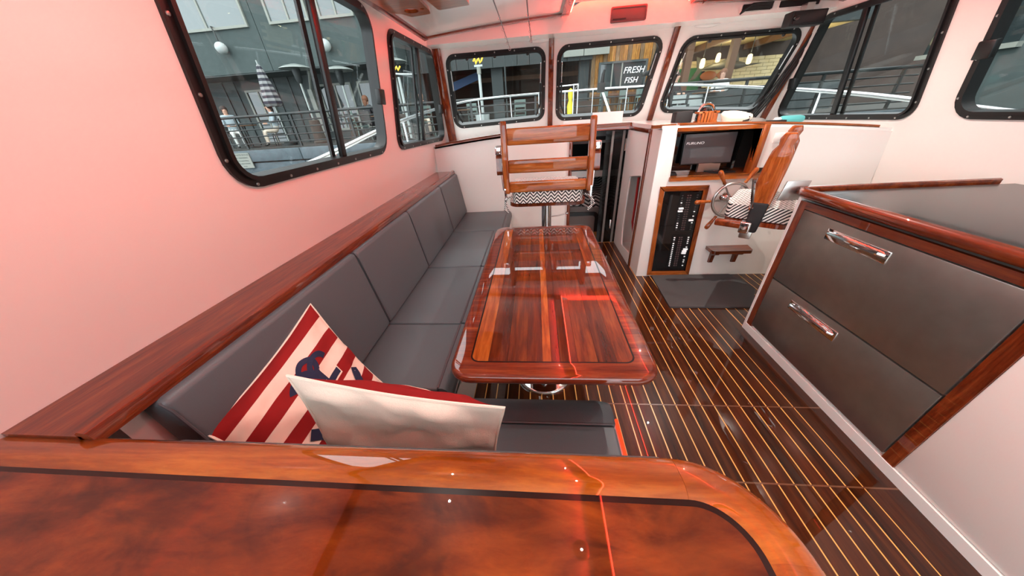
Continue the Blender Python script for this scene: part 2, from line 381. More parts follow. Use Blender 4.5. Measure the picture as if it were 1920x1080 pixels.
def window(name):
    F, pts, r, kind = WIN[name]
    out = rpoly(pts, r); p2 = inset(pts, .029); mid = rpoly(p2, max(.02, r-.029)); p3 = inset(pts, .042); inn = rpoly(p3, max(.018, r-.04))
    root = obj(name, B().ring(out, mid, F, 0, .012), M_black); struct(root)
    def part(nm, bb, m): return obj(nm, bb, m, root)
    part('inner_frame', B().ring(rpoly(inset(pts, .026), max(.02, r-.026)), inn, F, -.045, .024), M_black)
    part('pane', B().prism(rpoly(inset(pts, .034), max(.02, r-.034)), F, -.026, -.020), M_glass)
    k = len(pts)
    c = Vector((sum(p[0] for p in pts)/k, sum(p[1] for p in pts)/k))
    for i in range(4):                                      # flange screws
        a, d = Vector(inset(pts, .014)[i]), Vector(inset(pts, .014)[(i+1) % 4]); L = (d-a).length; n = max(2, round(L/.2))
        for j in range(n):
            q = a+(d-a)*((j+.5)/n); o = F(q.x, q.y, .012)
            part('screw', B().lathe([(.007, 0), (.006, .003), (0, .004)], o, (F(0, 0, 1)-F(0, 0, 0)), 8), M_steel)
    if kind in 'PS':
        lo, hi = p3[0], p3[3]; y0 = (lo[0]+hi[0])/2
        ym = 1.80 if name in ('window_1', 'window_6') else 3.25
        zb = min(p3[0][1], p3[1][1])-.005; zt = max(p3[2][1], p3[3][1])+.004
        part('mullion', B().hexa([F(ym-.022, zb, -.012), F(ym+.022, zb, -.012), F(ym+.022, zb, .012), F(ym-.022, zb, .012), F(ym-.022, zt, -.012), F(ym+.022, zt, -.012), F(ym+.022, zt, .012), F(ym-.022, zt, .012)]).bevel(.004, 2), M_black)
        part('sliding_sash', B().hexa([F(ym-.06, zb, -.04), F(ym-.03, zb, -.04), F(ym-.03, zb, -.028), F(ym-.06, zb, -.028), F(ym-.06, zt, -.04), F(ym-.03, zt, -.04), F(ym-.03, zt, -.028), F(ym-.06, zt, -.028)]), M_black)
        yl = p3[1][0]*.55+p3[2][0]*.45; zl = 1.66-Z0
        if name in ('window_2', 'window_7'): yl -= .0; zl = 1.60-Z0
        yl = p3[1][0]+(p3[2][0]-p3[1][0])*((zl-p3[1][1])/(p3[2][1]-p3[1][1]))
        part('latch', B().hexa([F(yl-.05, zl-.045, .012), F(yl+.03, zl-.045, .012), F(yl+.03, zl-.045, .045), F(yl-.05, zl-.045, .045), F(yl-.05, zl+.045, .012), F(yl+.03, zl+.045, .012), F(yl+.03, zl+.045, .045), F(yl-.05, zl+.045, .045)]).bevel(.006, 2), M_black)
    elif name != 'window_4':
        for t in (.2, .5, .85):                             # hinge knobs along the top, gas struts on the sides
            q = Vector(p3[3]).lerp(Vector(p3[2]), t); part('hinge', B().ball(F(q.x, q.y-.004, .02), .016, n=6), M_black)
    if kind == 'F':
        for s_, i0, i1 in ((1, 0, 3), (-1, 1, 2)):
            a = Vector(p3[i0]).lerp(Vector(p3[i1]), .22); d = Vector(p3[i0]).lerp(Vector(p3[i1]), .86)
            o1 = F(a.x+s_*.014, a.y, .03); o2 = F(d.x+s_*.010, d.y, .03); mid_ = o1.lerp(o2, .55)
            st = part('gas_strut', B().cyl(o1, mid_, .010, n=8), M_black); obj('strut_rod', B().cyl(mid_, o2, .005, n=8), M_stainrail, st)
            lv = F(a.x+s_*.03, a.y-.03, .03); part('latch_lever', B().tube([o1, lv, F(a.x+s_*.06, a.y-.10, .035)], [.014, .010, .007], 8), M_black)
    return root
for k in WIN: window(k)

# posts between the windscreen panes
for i, (x0, x1, w) in enumerate(((-1.055, -1.0, .05), (.17, .168, .03), (1.325, 1.352, .03), (2.60, 2.60, .03))):
    t = B().hexa([WS(x0-w, .0, 0), WS(x0+w, .0, 0), WS(x0+w, .0, .03), WS(x0-w, .0, .03), WS(x1-w*.85, .885, 0), WS(x1+w*.85, .885, 0), WS(x1+w*.85, .885, .03), WS(x1-w*.85, .885, .03)]).bevel(.006, 2)
    struct(obj('trim_%d' % (i+1), t, M_teakZ), 'dark varnished wood post beside a windscreen pane')

# ceiling: two cambered panels and a raised centre tray
TX0, TX1 = .315, 1.345
def strip(xs, zf, th, y0, y1):
    b = B()
    up = [(x, zf(x)+th) for x in xs][::-1]; lo = [(x, zf(x)) for x in xs]
    b.prism(lo+up, FXZ(), y0, y1); return b
def lin(a, c, n): return [a+(c-a)*i/n for i in range(n+1)]
struct(obj('ceiling', strip(lin(-1.06, TX0-.01, 10), ceil_z, .03, AFT, 3.5), M_ceil))
o = obj('ceiling_starboard_panel', strip(lin(TX1+.01, 2.60, 10), ceil_z, .03, AFT, 3.5), M_ceil); struct(o)
b = B(); b.box(TX0-.03, TX1+.03, AFT, 3.56, 2.335, 2.36); b.box(TX0-.03, TX0-.005, AFT, 3.5, 2.26, 2.345); b.box(TX1+.005, TX1+.03, AFT, 3.5, 2.26, 2.345)
struct(obj('ceiling_tray', b, M_paint))
# header over the windscreen
xs = lin(-1.075, 2.615, 24)
b = B(); b.prism([(-1.075, 2.118), (2.615, 2.118)]+[(x, (2.335 if TX0 < x < TX1 else ceil_z(x)+.03)) for x in xs[::-1]], FXZ(), 3.545, 3.6)
struct(obj('wall_header', b, M_paint))
b = B(); b.hexa([(-1.08, 3.55, 2.118), (2.62, 3.55, 2.118), (2.62, 3.78, 2.11), (-1.08, 3.78, 2.11), (-1.08, 3.55, 2.14), (2.62, 3.55, 2.14), (2.62, 3.78, 2.14), (-1.08, 3.78, 2.14)])
struct(obj('wall_header_soffit', b, M_gel))
b = B(); b.box(-1.1, 2.64, AFT, 3.75, 2.375, 2.4); struct(obj('ceiling_roof_deck', b, M_gel))
# wood trims of the ceiling
struct(obj('trim_5', B().hexa([(-1.06, AFT, 2.135), (-1.0, AFT, 2.15), (-1.0, 3.5, 2.15), (-1.06, 3.5, 2.135), (-1.06, AFT, 2.18), (-1.0, AFT, 2.175), (-1.0, 3.5, 2.175), (-1.06, 3.5, 2.18)]), M_teakY), 'wood strip where the port ceiling panel meets the side')
struct(obj('trim_6', B().hexa([(2.60, AFT, 2.135), (2.54, AFT, 2.15), (2.54, 3.5, 2.15), (2.60, 3.5, 2.135), (2.60, AFT, 2.18), (2.54, AFT, 2.175), (2.54, 3.5, 2.175), (2.60, 3.5, 2.18)]), M_teakY))
for i, (xa, xb) in enumerate(((-1.06, TX0-.005), (TX1+.005, 2.6))):
    b = B(); L = lin(xa, xb, 10); b.prism([(x, ceil_z(x)-.014) for x in L]+[(x, ceil_z(x)+.004) for x in L[::-1]], FXZ(), 3.475, 3.515)
    struct(obj('trim_%d' % (7+i), b, M_teak), 'thin wood strip along the front edge of a ceiling panel')
for i, (xa, xb) in enumerate(((TX0-.075, TX0-.004), (TX1+.004, TX1+.075))):
    b = B(); b.box(xa, xb, AFT, 3.49, ceil_z((xa+xb)/2)-.012, ceil_z((xa+xb)/2)+.045)
    struct(obj('trim_%d' % (9+i), b, M_teakY), 'wood strip along the edge of the red lit ceiling recess')
# red LED tubes along both edges of the recess; unseen area lights are added outside them to redden the walls
for x, w, sg in ((TX0+.012, 'port', -1), (TX1-.012, 'starboard', 1)):
    t = thing('led_strip', 'glowing red light strip on the %s edge of the ceiling recess' % w, 'light', (x, AFT, 2.25))
    obj('tube', B().cyl((x, AFT+.02, 2.250), (x, 3.52, 2.250), .0036, n=8), M_led, t)
    obj('channel', B().box(min(x-sg*.0, x+sg*.014), max(x-sg*.0, x+sg*.014), AFT+.02, 3.52, 2.257, 2.268), M_steel, t)
    xo = (TX0-.08) if sg < 0 else (TX1+.08)
    obj('added_wash_housing', B().box(min(xo, xo-sg*.004), max(xo, xo-sg*.004), AFT+.02, 3.45, 2.202, 2.222), M_teakY, t)  # unlit housing made up for the added area light beside it
    ld = bpy.data.lights.new('added_wall_wash', 'AREA'); ld.shape = 'RECTANGLE'; ld.size = 4.1; ld.size_y = .018; ld.energy = LED_WASH*(1 if sg < 0 else .3); ld.color = (1, .03, .02); ld.spread = R(126)  # added area light, no strip seen here; it turns the side wall pink
    lo = bpy.data.objects.new('added_wall_wash', ld); COL.objects.link(lo); lo.parent = t
    lo.matrix_local = ROOT[t.name].inverted() @ Matrix.Translation((xo+sg*.002, (AFT+3.45)/2, 2.212)) @ Matrix(((0, 0, -sg, 0), (1, 0, 0, 0), (0, 1, 0, 0), (0, 0, 0, 1)))
t = thing('led_strip', 'hidden red light strip added across the front end of the ceiling recess', 'light', (.83, 3.5, 2.32))
obj('tube', B().cyl((TX0+.02, 3.492, 2.322), (TX1-.02, 3.492, 2.322), .006, n=8), M_led, t); obj('channel', B().box(TX0+.02, TX1-.02, 3.470, 3.478, 2.300, 2.335), M_paint, t)  # unseen tube added to redden the header; the channel hides it
# small round downlights; those forward and to starboard are added, unseen, to brighten the cabin
for x, y, w, k in ((-.5, .72, 'port panel over the settee corner', .5), (.19, .56, 'port panel beside the wood strip, nearer the stern', .12), (.19, 1.96, 'port panel beside the wood strip, nearer the bow, added to brighten the bulkhead', .4), (1.47, .56, 'starboard panel beside the wood strip, nearer the stern, added to brighten the cabin', 1), (1.47, 1.6, 'starboard panel beside the wood strip, amidships, added to brighten the cabin', 1.0), (1.47, 2.55, 'starboard panel beside the wood strip, nearest the helm, added to brighten the console', 2.6)):
    z = ceil_z(x); t = thing('downlight', 'small round ceiling downlight in the '+w, 'light', (x, y, z-.012))
    obj('bezel', B().lathe([(.034, z-.006), (.040, z-.004), (.041, z+.002), (.034, z+.002)], (x, y, 0), n=20), M_steel, t); obj('lens', B().lathe([(.034, z-.004), (.034, z-.001), (0, z-.001)], (x, y, 0), n=20), M_white, t)
    ld = bpy.data.lights.new('downlight_lamp', 'AREA'); ld.shape = 'DISK'; ld.size = .008; ld.energy = DOWNLIGHT*k; ld.color = (1, .97, .9); ld.spread = R(165)
    lo = bpy.data.objects.new('downlight_lamp', ld); COL.objects.link(lo); lo.parent = t; lo.location = (0, 0, .002)
# vent in the header
t = thing('header_vent', 'dark rectangular vent panel in the red lit header', 'vent', (.84, 3.54, 2.15))
obj('frame', B().ring(rpoly(rect(.685, .995, 2.15, 2.258), .012), rpoly(rect(.697, .983, 2.162, 2.246), .006), FXZ(), 3.532, 3.545), M_ventred, t)
obj('grille', B().box(.697, .983, 3.537, 3.544, 2.164, 2.246), M_ventred, t); obj('slot', B().box(.705, .82, 3.533, 3.538, 2.170, 2.178), M_dark, t)
# dark openings of the overhead locker on the starboard side
for (x0, x1), w in (((1.80, 2.05), 'left'), ((2.10, 2.42), 'right')):
    t = thing('overhead_cubby', 'dark open overhead cubby in the header, %s one of two' % w, 'cubby', (x0, 3.54, 2.14))
    obj('opening', B().prism(rpoly(rect(x0, x1, 2.145, 2.19), .01), FXZ(), 3.540, 3.546), M_dark, t)
    obj('lip', B().ring(rpoly(rect(x0-.006, x1+.006, 2.139, 2.196), .012), rpoly(rect(x0, x1, 2.145, 2.19), .01), FXZ(), 3.534, 3.545), M_gel, t)
t = thing('dark_cable_bundle', 'dark bundle of folded cable hanging out of the overhead cubby', 'cable', (1.9, 3.5, 2.13))
for k in range(5):
    y = 3.53-.006*k; z = 2.142+.009*k
    obj('strand', B().tube([(1.785, y-.01, 2.125+.004*k), (1.82+.01*k, y-.012, z+.004), (1.92, y-.006, z+.006), (2.03, y, z+.004)], .006, 8), M_rubber, t)
# wiper motor covers above the panes
for x, w in ((.06, 'port windscreen pane'), (1.62, 'starboard windscreen pane')):
    o = obj('wiper_cover', B().ball(WS(x, .862, .005), 1, (.115, .03, .022), 10), M_gel); tag(o, 'white oval wiper motor cover above the '+w, 'wiper cover')

# dash shelf over the forward cabin: cambered, port edge set forward
def dash_part(xa, xb, y0):
    b = B(); L = lin(xa, xb, 14); b.prism([(x, dash_z(x)-.03) for x in L]+[(x, dash_z(x)) for x in L[::-1]], FXZ(), y0, 4.12); return b
struct(obj('dash_shelf', dash_part(-1.15, .995, 3.58), M_gel), 'white cambered shelf under the port windscreen panes')
struct(obj('dash_shelf_helm', dash_part(1.0, 2.70, 2.70), M_gel), 'white cambered shelf under the starboard windscreen pane')
# forward bulkhead with its wood cap
L = lin(-1.16, .375, 12)
struct(obj('wall_bulkhead', B().prism([(-1.19, 0), (.375, 0)]+[(x, dash_z(x)-.012) for x in L[::-1]], FXZ(), 3.58, 3.62), M_paint))
b = B(); L = lin(-1.13, .36, 14); b.prism([(x, dash_z(x)-.012) for x in L]+[(x, dash_z(x)+.012) for x in L[::-1]], FXZ(), 3.545, 3.60)
struct(obj('trim_11', b.bevel(.004, 2), M_teak), 'wood cap along the top of the white forward bulkhead')
struct(obj('trim_12', B().box(.365, .40, 3.555, 3.63, 0, dash_z(.38)-.01).bevel(.004, 2), M_teakZ), 'wood door jamb on the port side of the companionway')
b = B(); L = lin(.40, .995, 8); b.prism([(x, dash_z(x)-.055) for x in L]+[(x, dash_z(x)+.004) for x in L[::-1]], FXZ(), 3.535, 3.60)
struct(obj('trim_13', b.bevel(.006, 2), M_teak), 'wood lintel over the companionway')
struct(obj('trim_14', B().box(.985, 1.0, 2.905, 2.945, 0, 1.315).bevel(.003, 2), M_teakZ), 'wood door jamb beside the white helm console')
struct(obj('trim_15', B().box(.978, 1.0, 2.94, 3.56, 1.285, 1.32).bevel(.003, 2), M_teakY))

# ------------------------------------------------------------------ floor: planks with pale strips between
fl = struct(obj('floor', B().box(-.5, 2.7, AFT, 4.1, -.06, -.0008), M_holly))
fb = struct(obj('floor_underlay', B().box(-1.25, 2.75, AFT, 4.12, -.12, -.061), M_dark))
PITCH, GAP = .0702, .0062
runs = [(AFT, .735), (.742, 1.142), (1.149, 2.86)]
def plank_mesh(w, L):
    return mesh_from(B().box(-w/2, w/2, -L/2, L/2, -.02, 0), 'plank', M_plank, smooth=False)
pm = {}
def plank(xc, w, y0, y1):
    k = (round(w, 4), round(y1-y0, 4))
    if k not in pm: pm[k] = plank_mesh(*k)
    o = bpy.data.objects.new('plank', pm[k]); COL.objects.link(o); o.parent = fl
    o.location = Vector((xc, (y0+y1)/2, 0))-ROOT[fl.name].translation
for yb in (.7385, 1.1455): obj('butt_strip', B().box(-.48, 1.56, yb-.0035, yb+.0035, -.02, -.0002), M_butt, fl)
x = -.48
while x < 1.40:
    for y0, y1 in runs:
        if y1 > 2 and x < 1.0: plank(x+PITCH/2, PITCH-GAP, y0, 3.6)
        else: plank(x+PITCH/2, PITCH-GAP, y0, y1)
    x += PITCH
plank((x+1.56)/2, 1.56-x-.004, AFT, .735); plank((x+1.56)/2, 1.56-x-.004, .742, 1.142); plank((x+1.56)/2, 1.56-x-.004, 1.149, 2.86)
for k in range(14): plank(1.565+PITCH*(k+.5), PITCH-GAP, 1.86, 2.86)

# ------------------------------------------------------------------ helm console
cs = thing('helm_console', 'white helm console with monitor recess and breaker panel', 'console', (1.85, 2.69, 0))
cl = [(1.0, 0), (2.85, 0), (2.735, .9)]+[(x, dash_z(x)-.02) for x in lin(2.70, 1.0, 12)]
op = rpoly([(1.135, .945), (2.02, .945), (2.02, 1.0), (1.765, 1.0), (1.752, 1.312), (1.118, 1.325)], [.02, .01, .01, .004, .004, .02], 3)
b = B().prism(cl, FXZ(), 2.69, 2.72, [op])
obj('face', b, M_paint, cs)
obj('side', B().box(1.0, 1.03, 2.72, 2.91, 0, 1.32), M_paint, cs)
obj('corner_post', B().box(1.0, 1.115, 2.683, 2.69, .0, 1.328).bevel(.003, 2), M_paint, cs)
obj('recess_back', B().box(1.10, 2.05, 2.99, 3.0, .90, 1.32), M_dark, cs)
obj('recess_cheek', B().box(1.10, 1.116, 2.72, 3.0, .93, 1.32), M_gloss_black, cs)
obj('instrument_panel', B().hexa([(1.116, 2.93, .965), (1.75, 2.90, .965), (1.75, 2.92, .965), (1.116, 2.95, .965), (1.116, 2.93, 1.31), (1.75, 2.90, 1.31), (1.75, 2.92, 1.31), (1.116, 2.95, 1.31)]), M_gloss_black, cs)
sh = obj('shelf', B().prism([(1.13, 2.665), (1.95, 2.665), (2.02, 2.70), (2.02, 2.98), (1.12, 2.98)], FXY(), .925, .958).bevel(.005, 2), M_chairwood, cs)
obj('recess_frame', B().box(1.756, 1.80, 2.675, 2.76, .958, 1.318).bevel(.004, 2), M_chairwoodZ, cs)
obj('recess_frame', B().hexa([(1.116, 2.68, 1.302), (1.80, 2.68, 1.290), (1.80, 2.95, 1.290), (1.116, 2.95, 1.302), (1.116, 2.68, 1.328), (1.80, 2.68, 1.318), (1.80, 2.95, 1.318), (1.116, 2.95, 1.328)]), M_chairwood, cs)
obj('cap_trim', B().prism([(x, dash_z(x)-.004) for x in lin(1.13, 2.6, 10)]+[(x, dash_z(x)+.014) for x in lin(2.6, 1.13, 10)], FXZ(), 2.70, 2.745), M_chairwood, cs)
obj('cap_trim', B().box(.93, 1.11, 2.71, 2.75, 1.332, 1.355), M_chairwood, cs)
obj('electrical_box', B().box(1.86, 1.93, 2.684, 2.69, 1.18, 1.25).bevel(.003, 2), M_gel, cs)
# monitor
t = thing('chart_monitor', 'dark grey chart monitor standing in the helm recess', 'monitor', (1.47, 2.86, .96))
MZ = Matrix.Translation((1.472, 2.862, 1.145)) @ Matrix.Rotation(R(-4), 4, 'X') @ Matrix.Rotation(R(-2), 4, 'Z')
obj('housing', B().box(-.205, .205, -.012, .02, -.122, .122).bevel(.005, 2).xf(MZ), M_black, t)
obj('screen', B().box(-.2, .2, -.0145, -.0115, -.113, .117).xf(MZ), M_screen, t)
text_part('logo', 'FURUNO', .026, MZ @ Matrix.Translation((-.118, -.016, .047)) @ Matrix.Rotation(R(90), 4, 'X'), M_letter, t, .0004, .15, sx=1.35)
obj('stand', B().box(1.42, 1.60, 2.84, 2.87, .96, 1.03), M_steel, t)
t = thing('keypad', 'flat black keypad lying on the helm shelf below the monitor', 'keypad', (1.58, 2.80, .958))
obj('body', B().prism([(1.475, 2.835), (1.53, 2.765), (1.70, 2.765), (1.665, 2.845)], FXY(), .958, .970).bevel(.003, 2), M_rubber, t)
for k in range(6): obj('key', B().box(1.535+k*.024, 1.553+k*.024, 2.79, 2.815, .970, .973), M_panelblack, t)
o = obj('small_knob_unit', B().hexa([(1.135, 2.74, .958), (1.215, 2.74, .958), (1.225, 2.80, .958), (1.14, 2.81, .958), (1.15, 2.75, .985), (1.205, 2.75, .98), (1.21, 2.79, .985), (1.155, 2.80, .992)]).bevel(.004, 2), M_rubber); tag(o, 'small black control lump at the left end of the helm shelf', 'control')
# breaker panel
t = thing('breaker_panel', 'tall black electrical breaker panel in a wood frame', 'breaker panel', (1.285, 2.68, .0))
P0, P1, Q0, Q1 = (1.105, .018), (1.505, .018), (1.068, .882), (1.466, .876)
fo = [P0, P1, Q1, Q0]; fi = inset(fo, .034)
for i in range(4):
    j = (i+1) % 4
    obj('frame_rail', B().prism([fo[i], fo[j], fi[j], fi[i]], FXZ(), 2.672, 2.69).bevel(.003, 2), M_chairwood if i % 2 == 0 else M_chairwoodZ, t)
obj('backplate', B().prism(fi, FXZ(), 2.684, 2.69), M_gloss_black, t)
def pp(s_, h): return (fi[0][0]+(fi[1][0]-fi[0][0])*s_)*(1-h)+(fi[3][0]+(fi[2][0]-fi[3][0])*s_)*h, fi[0][1]+(fi[3][1]-fi[0][1])*h
for h0, h1 in ((.06, .48), (.53, .97)):
    bd = obj('breaker_board', B().prism([pp(.44, h0), pp(.97, h0), pp(.97, h1), pp(.44, h1)], FXZ(), 2.680, 2.684), M_panelblack, t)
    for c, s_ in enumerate((.50, .64, .70, .88)):
        n = 16
        for k in range(n):
            h = h0+.02+(h1-h0-.05)*k/(n-1); px, pz = pp(s_, h)
            lit = (c in (0, 3)) and random.random() < (.8 if h0 < .1 else .25)
            obj('switch', B().box(px-.006, px+.006, 2.675, 2.680, pz-.004, pz+.004), M_letter if lit else M_ventred if c in (1, 2) else M_screen, bd, smooth=False)
for s_, h in ((.52, .80), (.51, .77), (.84, .66), (.86, .30), (.84, .275), (.83, .25)):
    px, pz = pp(s_, h); obj('breaker_handle', B().box(px-.02, px+.018, 2.668, 2.680, pz-.007, pz+.007), M_letter, t)
obj('meter_door', B().prism([pp(.06, .05), pp(.40, .05), pp(.40, .60), pp(.06, .60)], FXZ(), 2.681, 2.684), M_gloss_black, t)
# step
t = thing('foot_rest', 'small brown wooden foot rest shelf on the white console', 'foot rest', (1.77, 2.6, .13))
obj('tread', B().prism(rpoly([(1.60, 2.688), (1.97, 2.688), (1.945, 2.555), (1.60, 2.555)], [.001, .001, .03, .03], 4), FXY(), .285, .315).bevel(.006, 2), M_teak, t)
for x in (1.655, 1.865): obj('bracket', B().prism(rpoly([(2.69, .14), (2.69, .286), (2.575, .286), (2.60, .255), (2.65, .23), (2.66, .15)], .006, 2), FYZ(x), 0, .03), M_teakZ, t)
# steering wheel
HC = Vector((1.607, 2.565, .778))
t = thing('steering_wheel', 'stainless ship steering wheel with wooden handles on the helm console', 'wheel', HC)
def circ(c, r, n, u=Vector((1, 0, 0)), w=Vector((0, 0, 1)), ph=0): return [c+(u*math.cos(2*math.pi*i/n+ph)+w*math.sin(2*math.pi*i/n+ph))*r for i in range(n)]
obj('rim', B().tube(circ(HC, .135, 40), .0115, 10, closed=True), M_steel, t)
obj('hub', B().lathe([(.028, -.03), (.032, 0), (.02, .02), (0, .024)], HC, (0, -1, 0), 20), M_steel, t)
obj('shaft_cone', B().lathe([(.052, -.11), (.05, -.09), (.03, -.03), (.02, -.02)], HC, (0, -1, 0), 24), M_chrome, t)
for k in range(6):
    a = R(62+60*k); d = Vector((math.cos(a), 0, math.sin(a)))
    obj('spoke', B().cyl(HC+d*.02, HC+d*.16, .0065, n=8), M_steel, t)
    ax = d; obj('handle', B().lathe([(.008, .150), (.013, .158), (.011, .175), (.015, .21), (.019, .245), (.018, .268), (.010, .278), (0, .28)], HC, ax, 12), M_chairwoodZ, t)
# mat
o = obj('floor_mat', B().prism(rpoly([(1.115, 2.115), (1.77, 2.10), (1.97, 2.40), (1.90, 2.672), (1.147, 2.672)], [.01, .02, .1, .03, .01], 4), FXY(), 0, .014).bevel(.003, 2), M_mat); tag(o, 'dark grey rubber mat on the floor at the helm console', 'mat')

# ------------------------------------------------------------------ companionway and what shows below
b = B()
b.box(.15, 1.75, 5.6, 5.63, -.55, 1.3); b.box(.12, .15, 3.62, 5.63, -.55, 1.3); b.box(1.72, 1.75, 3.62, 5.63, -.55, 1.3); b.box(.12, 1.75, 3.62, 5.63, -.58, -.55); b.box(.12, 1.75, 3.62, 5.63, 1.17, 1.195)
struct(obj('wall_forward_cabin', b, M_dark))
hp = rpoly([(2.955, .135), (3.285, .10), (3.33, .30), (3.325, .86), (2.955, .93)], [.02, .05, .05, .05, .01], 4)
b = B().prism([(2.945, 0), (3.60, 0), (3.60, 1.30), (2.945, 1.32)], FYZ(), .985, 1.0, [hp]); struct(obj('wall_locker_side', b, M_paint))
b = B(); b.box(1.0, 1.4, 2.94, 3.6, -.02, 0); b.box(1.38, 1.4, 2.94, 3.6, 0, 1.3); b.box(1.0, 1.4, 3.58, 3.6, 0, 1.3); b.box(1.03, 1.4, 2.93, 2.945, 0, 1.3); struct(obj('wall_locker_inside', b, M_paint))
o = obj('red_hose', B().tube([(1.03, 3.16, .875), (1.05, 3.2, .6), (1.05, 3.2, .4), (1.08, 3.1, .15), (1.15, 3.05, .02)], .012, 10), M_red); tag(o, 'red hose hanging inside the open locker by the console', 'hose')
o = obj('dark_jacket', B().ball((1.17, 3.04, .42), 1, (.1, .07, .28), 8), M_rubber); tag(o, 'black bundle stowed inside the open locker by the console', 'bag')
o = obj('yellow_bag', B().ball((1.10, 3.0, .14), 1, (.07, .05, .13), 8), M_yellow); tag(o, 'small yellow bag at the bottom of the open locker', 'bag')
t = thing('sliding_door', 'smoked acrylic sliding door of the companionway, half open', 'door', (.84, 3.62, -.5))
obj('panel', B().box(.76, 1.0, 3.615, 3.623, -.5, 1.28), M_smoke, t)
for x in (.835, .95): obj('stile', B().box(x-.012, x+.012, 3.605, 3.63, -.5, 1.28), M_greyin, t)
obj('latch', B().box(.902, .922, 3.592, 3.615, .19, .30).bevel(.004, 2), M_chrome, t)
obj('pull_handle', B().cyl((.975, 3.60, 1.08), (.975, 3.60, 1.20), .008, n=8), M_chrome, t)
t = thing('berth', 'berth with a black and white blanket in the dark forward cabin', 'bed', (.9, 4.3, -.5))
obj('base', B().box(.16, 1.7, 4.05, 5.55, -.5, .30), M_greyin, t)
obj('front_rail', B().box(.16, 1.7, 4.02, 4.05, .26, .36).bevel(.01, 2), M_greyin, t)
bl = B(); bl.grid(lambda u, v: Vector((.17+1.5*u, 4.0+.9*v, .50+.06*math.sin(u*9+v*3)*(.3+v)-.14*max(0, 1-v*5)**1.5+.25*u*v)), 30, 14); obj('blanket', bl, M_zig, t)
t = thing('black_framed_panel', 'pale access panel in a black frame low in the forward cabin', 'panel', (.62, 3.99, -.4))
fo = rect(.30, .845, -.42, .285)
obj('frame', B().ring(rpoly(fo, .07), rpoly(inset(fo, .05), .04), FXZ(), 4.0, 4.03), M_black, t); obj('door', B().prism(rpoly(inset(fo, .04), .05), FXZ(), 4.015, 4.03), M_greyin, t)

# ------------------------------------------------------------------ port side ledge and settee
ZL = .962
t = struct(obj('trim_16', B().box(-1.19, -.985, .30, 3.578, ZL-.022, ZL), M_teakY), 'wide varnished wood ledge along the pink side wall')
prof = [(.0, -.03), (.018, -.036), (.034, -.026), (.036, -.004), (.028, .010), (.012, .014), (.0, .006)]
obj('nosing', B().sweep(prof, [((-.995, .30, ZL), (1, 0, 0), (0, 0, 1)), ((-.995, 3.57, ZL), (1, 0, 0), (0, 0, 1))]), M_teakY, t)
st = thing('settee_base', 'white settee base under the grey seat cushions', 'settee', (-.8, 1.8, 0))
obj('front_panel', B().box(-.425, -.41, .80, 3.57, 0, .345), M_paint, st)
obj('seat_board', B().box(-1.18, -.41, .80, 3.57, .33, .35), M_paint, st); obj('wide_end', B().box(-.41, -.325, 2.87, 3.57, 0, .35), M_paint, st)
obj('back_board', B().box(-1.15, -1.03, .36, 3.57, .35, .935), M_paint, st)
obj('return_board', B().box(-1.18, .262, .31, .80, .33, .35), M_paint, st)
obj('return_front', B().box(-.41, .262, .785, .80, 0, .345), M_paint, st)
obj('return_end', B().box(.247, .262, .31, .80, 0, .345), M_paint, st)
def soft(b, w): return b.bevel(w, 4, 30)
places = ['nearest the striped pillow', 'second from the striped pillow', 'third from the striped pillow', 'in the forward corner by the bulkhead']
seat_y = [.835, 1.312, 2.042, 2.868, 3.57]
for i in range(4):
    y0, y1 = seat_y[i]+.003, seat_y[i+1]-.003
    t = thing('seat_cushion', 'dark grey leather settee seat cushion '+places[i], 'cushion', (-.65, (y0+y1)/2, .35), group='settee seat cushions')
    w = .0 if i < 3 else .085
    b = B(); b.box(-.915, -.452+w, y0, y1, .35, .475); obj('pad', soft(b, .014), M_leather, t)
    pr = [(-.452, .352), (-.425, .352), (-.408, .372), (-.400, .405), (-.402, .438), (-.414, .463), (-.432, .474), (-.452, .474)]
    obj('front_bolster', B().sweep(pr, [((w, y0+.004, 0), (1, 0, 0), (0, 0, 1)), ((w, y1-.004, 0), (1, 0, 0), (0, 0, 1))]), M_leather, t)
    obj('piping', B().tube([(-.452+w, y0+.008, .4735), (-.452+w, y1-.008, .4735)], .005, 8), M_piping, t)
back_y = [.40, 1.312, 2.042, 2.868, 3.572]
for i in range(4):
    y0, y1 = back_y[i]+.003, back_y[i+1]-.003
    t = thing('back_cushion', 'dark grey leather settee back cushion '+places[i], 'cushion', (-.93, (y0+y1)/2, .47), group='settee back cushions')
    b = B(); b.hexa([(-1.0, y0, .478), (-.872, y0, .478), (-.872, y1, .478), (-1.0, y1, .478), (-1.028, y0, .938), (-.936, y0, .938), (-.936, y1, .938), (-1.028, y1, .938)])
    obj('pad', soft(b, .020), M_leather, t)
    obj('piping', B().tube([(-.880, y0+.004, .49), (-.936, y0+.004, .90), (-.952, y0+.004, .93)], .004, 8), M_piping, t)
t = thing('return_cushion', 'dark grey leather seat cushion of the short settee return', 'cushion', (-.1, .6, .35))
obj('pad', soft(B().box(-.455, .282, .345, .69, .35, .472), .014), M_leather, t)
b = B(); pr = [(.692, .352), (.79, .352), (.815, .372), (.826, .405), (.822, .44), (.805, .463), (.775, .476), (.735, .480), (.692, .472)]
fr = []
for k in range(7):
    a = k/6*math.pi/2; sc = 1
    fr.append((( -.385 + .0, 0, 0), (0, 1, 0), (0, 0, 1)) if k == 0 else None)
fr = [((x, 0, 0), (0, 1, 0), (0, 0, 1)) for x in (-.395, .20)]
for k in range(1, 8):
    a = k/7*math.pi/2; s_ = 1-.20*(1-math.cos(a)); fr.append(((.20+.082*math.sin(a), .692*(1-s_), .352*(1-s_)*.2), (0, s_, 0), (0, 0, 1-.02*(1-math.cos(a)))))
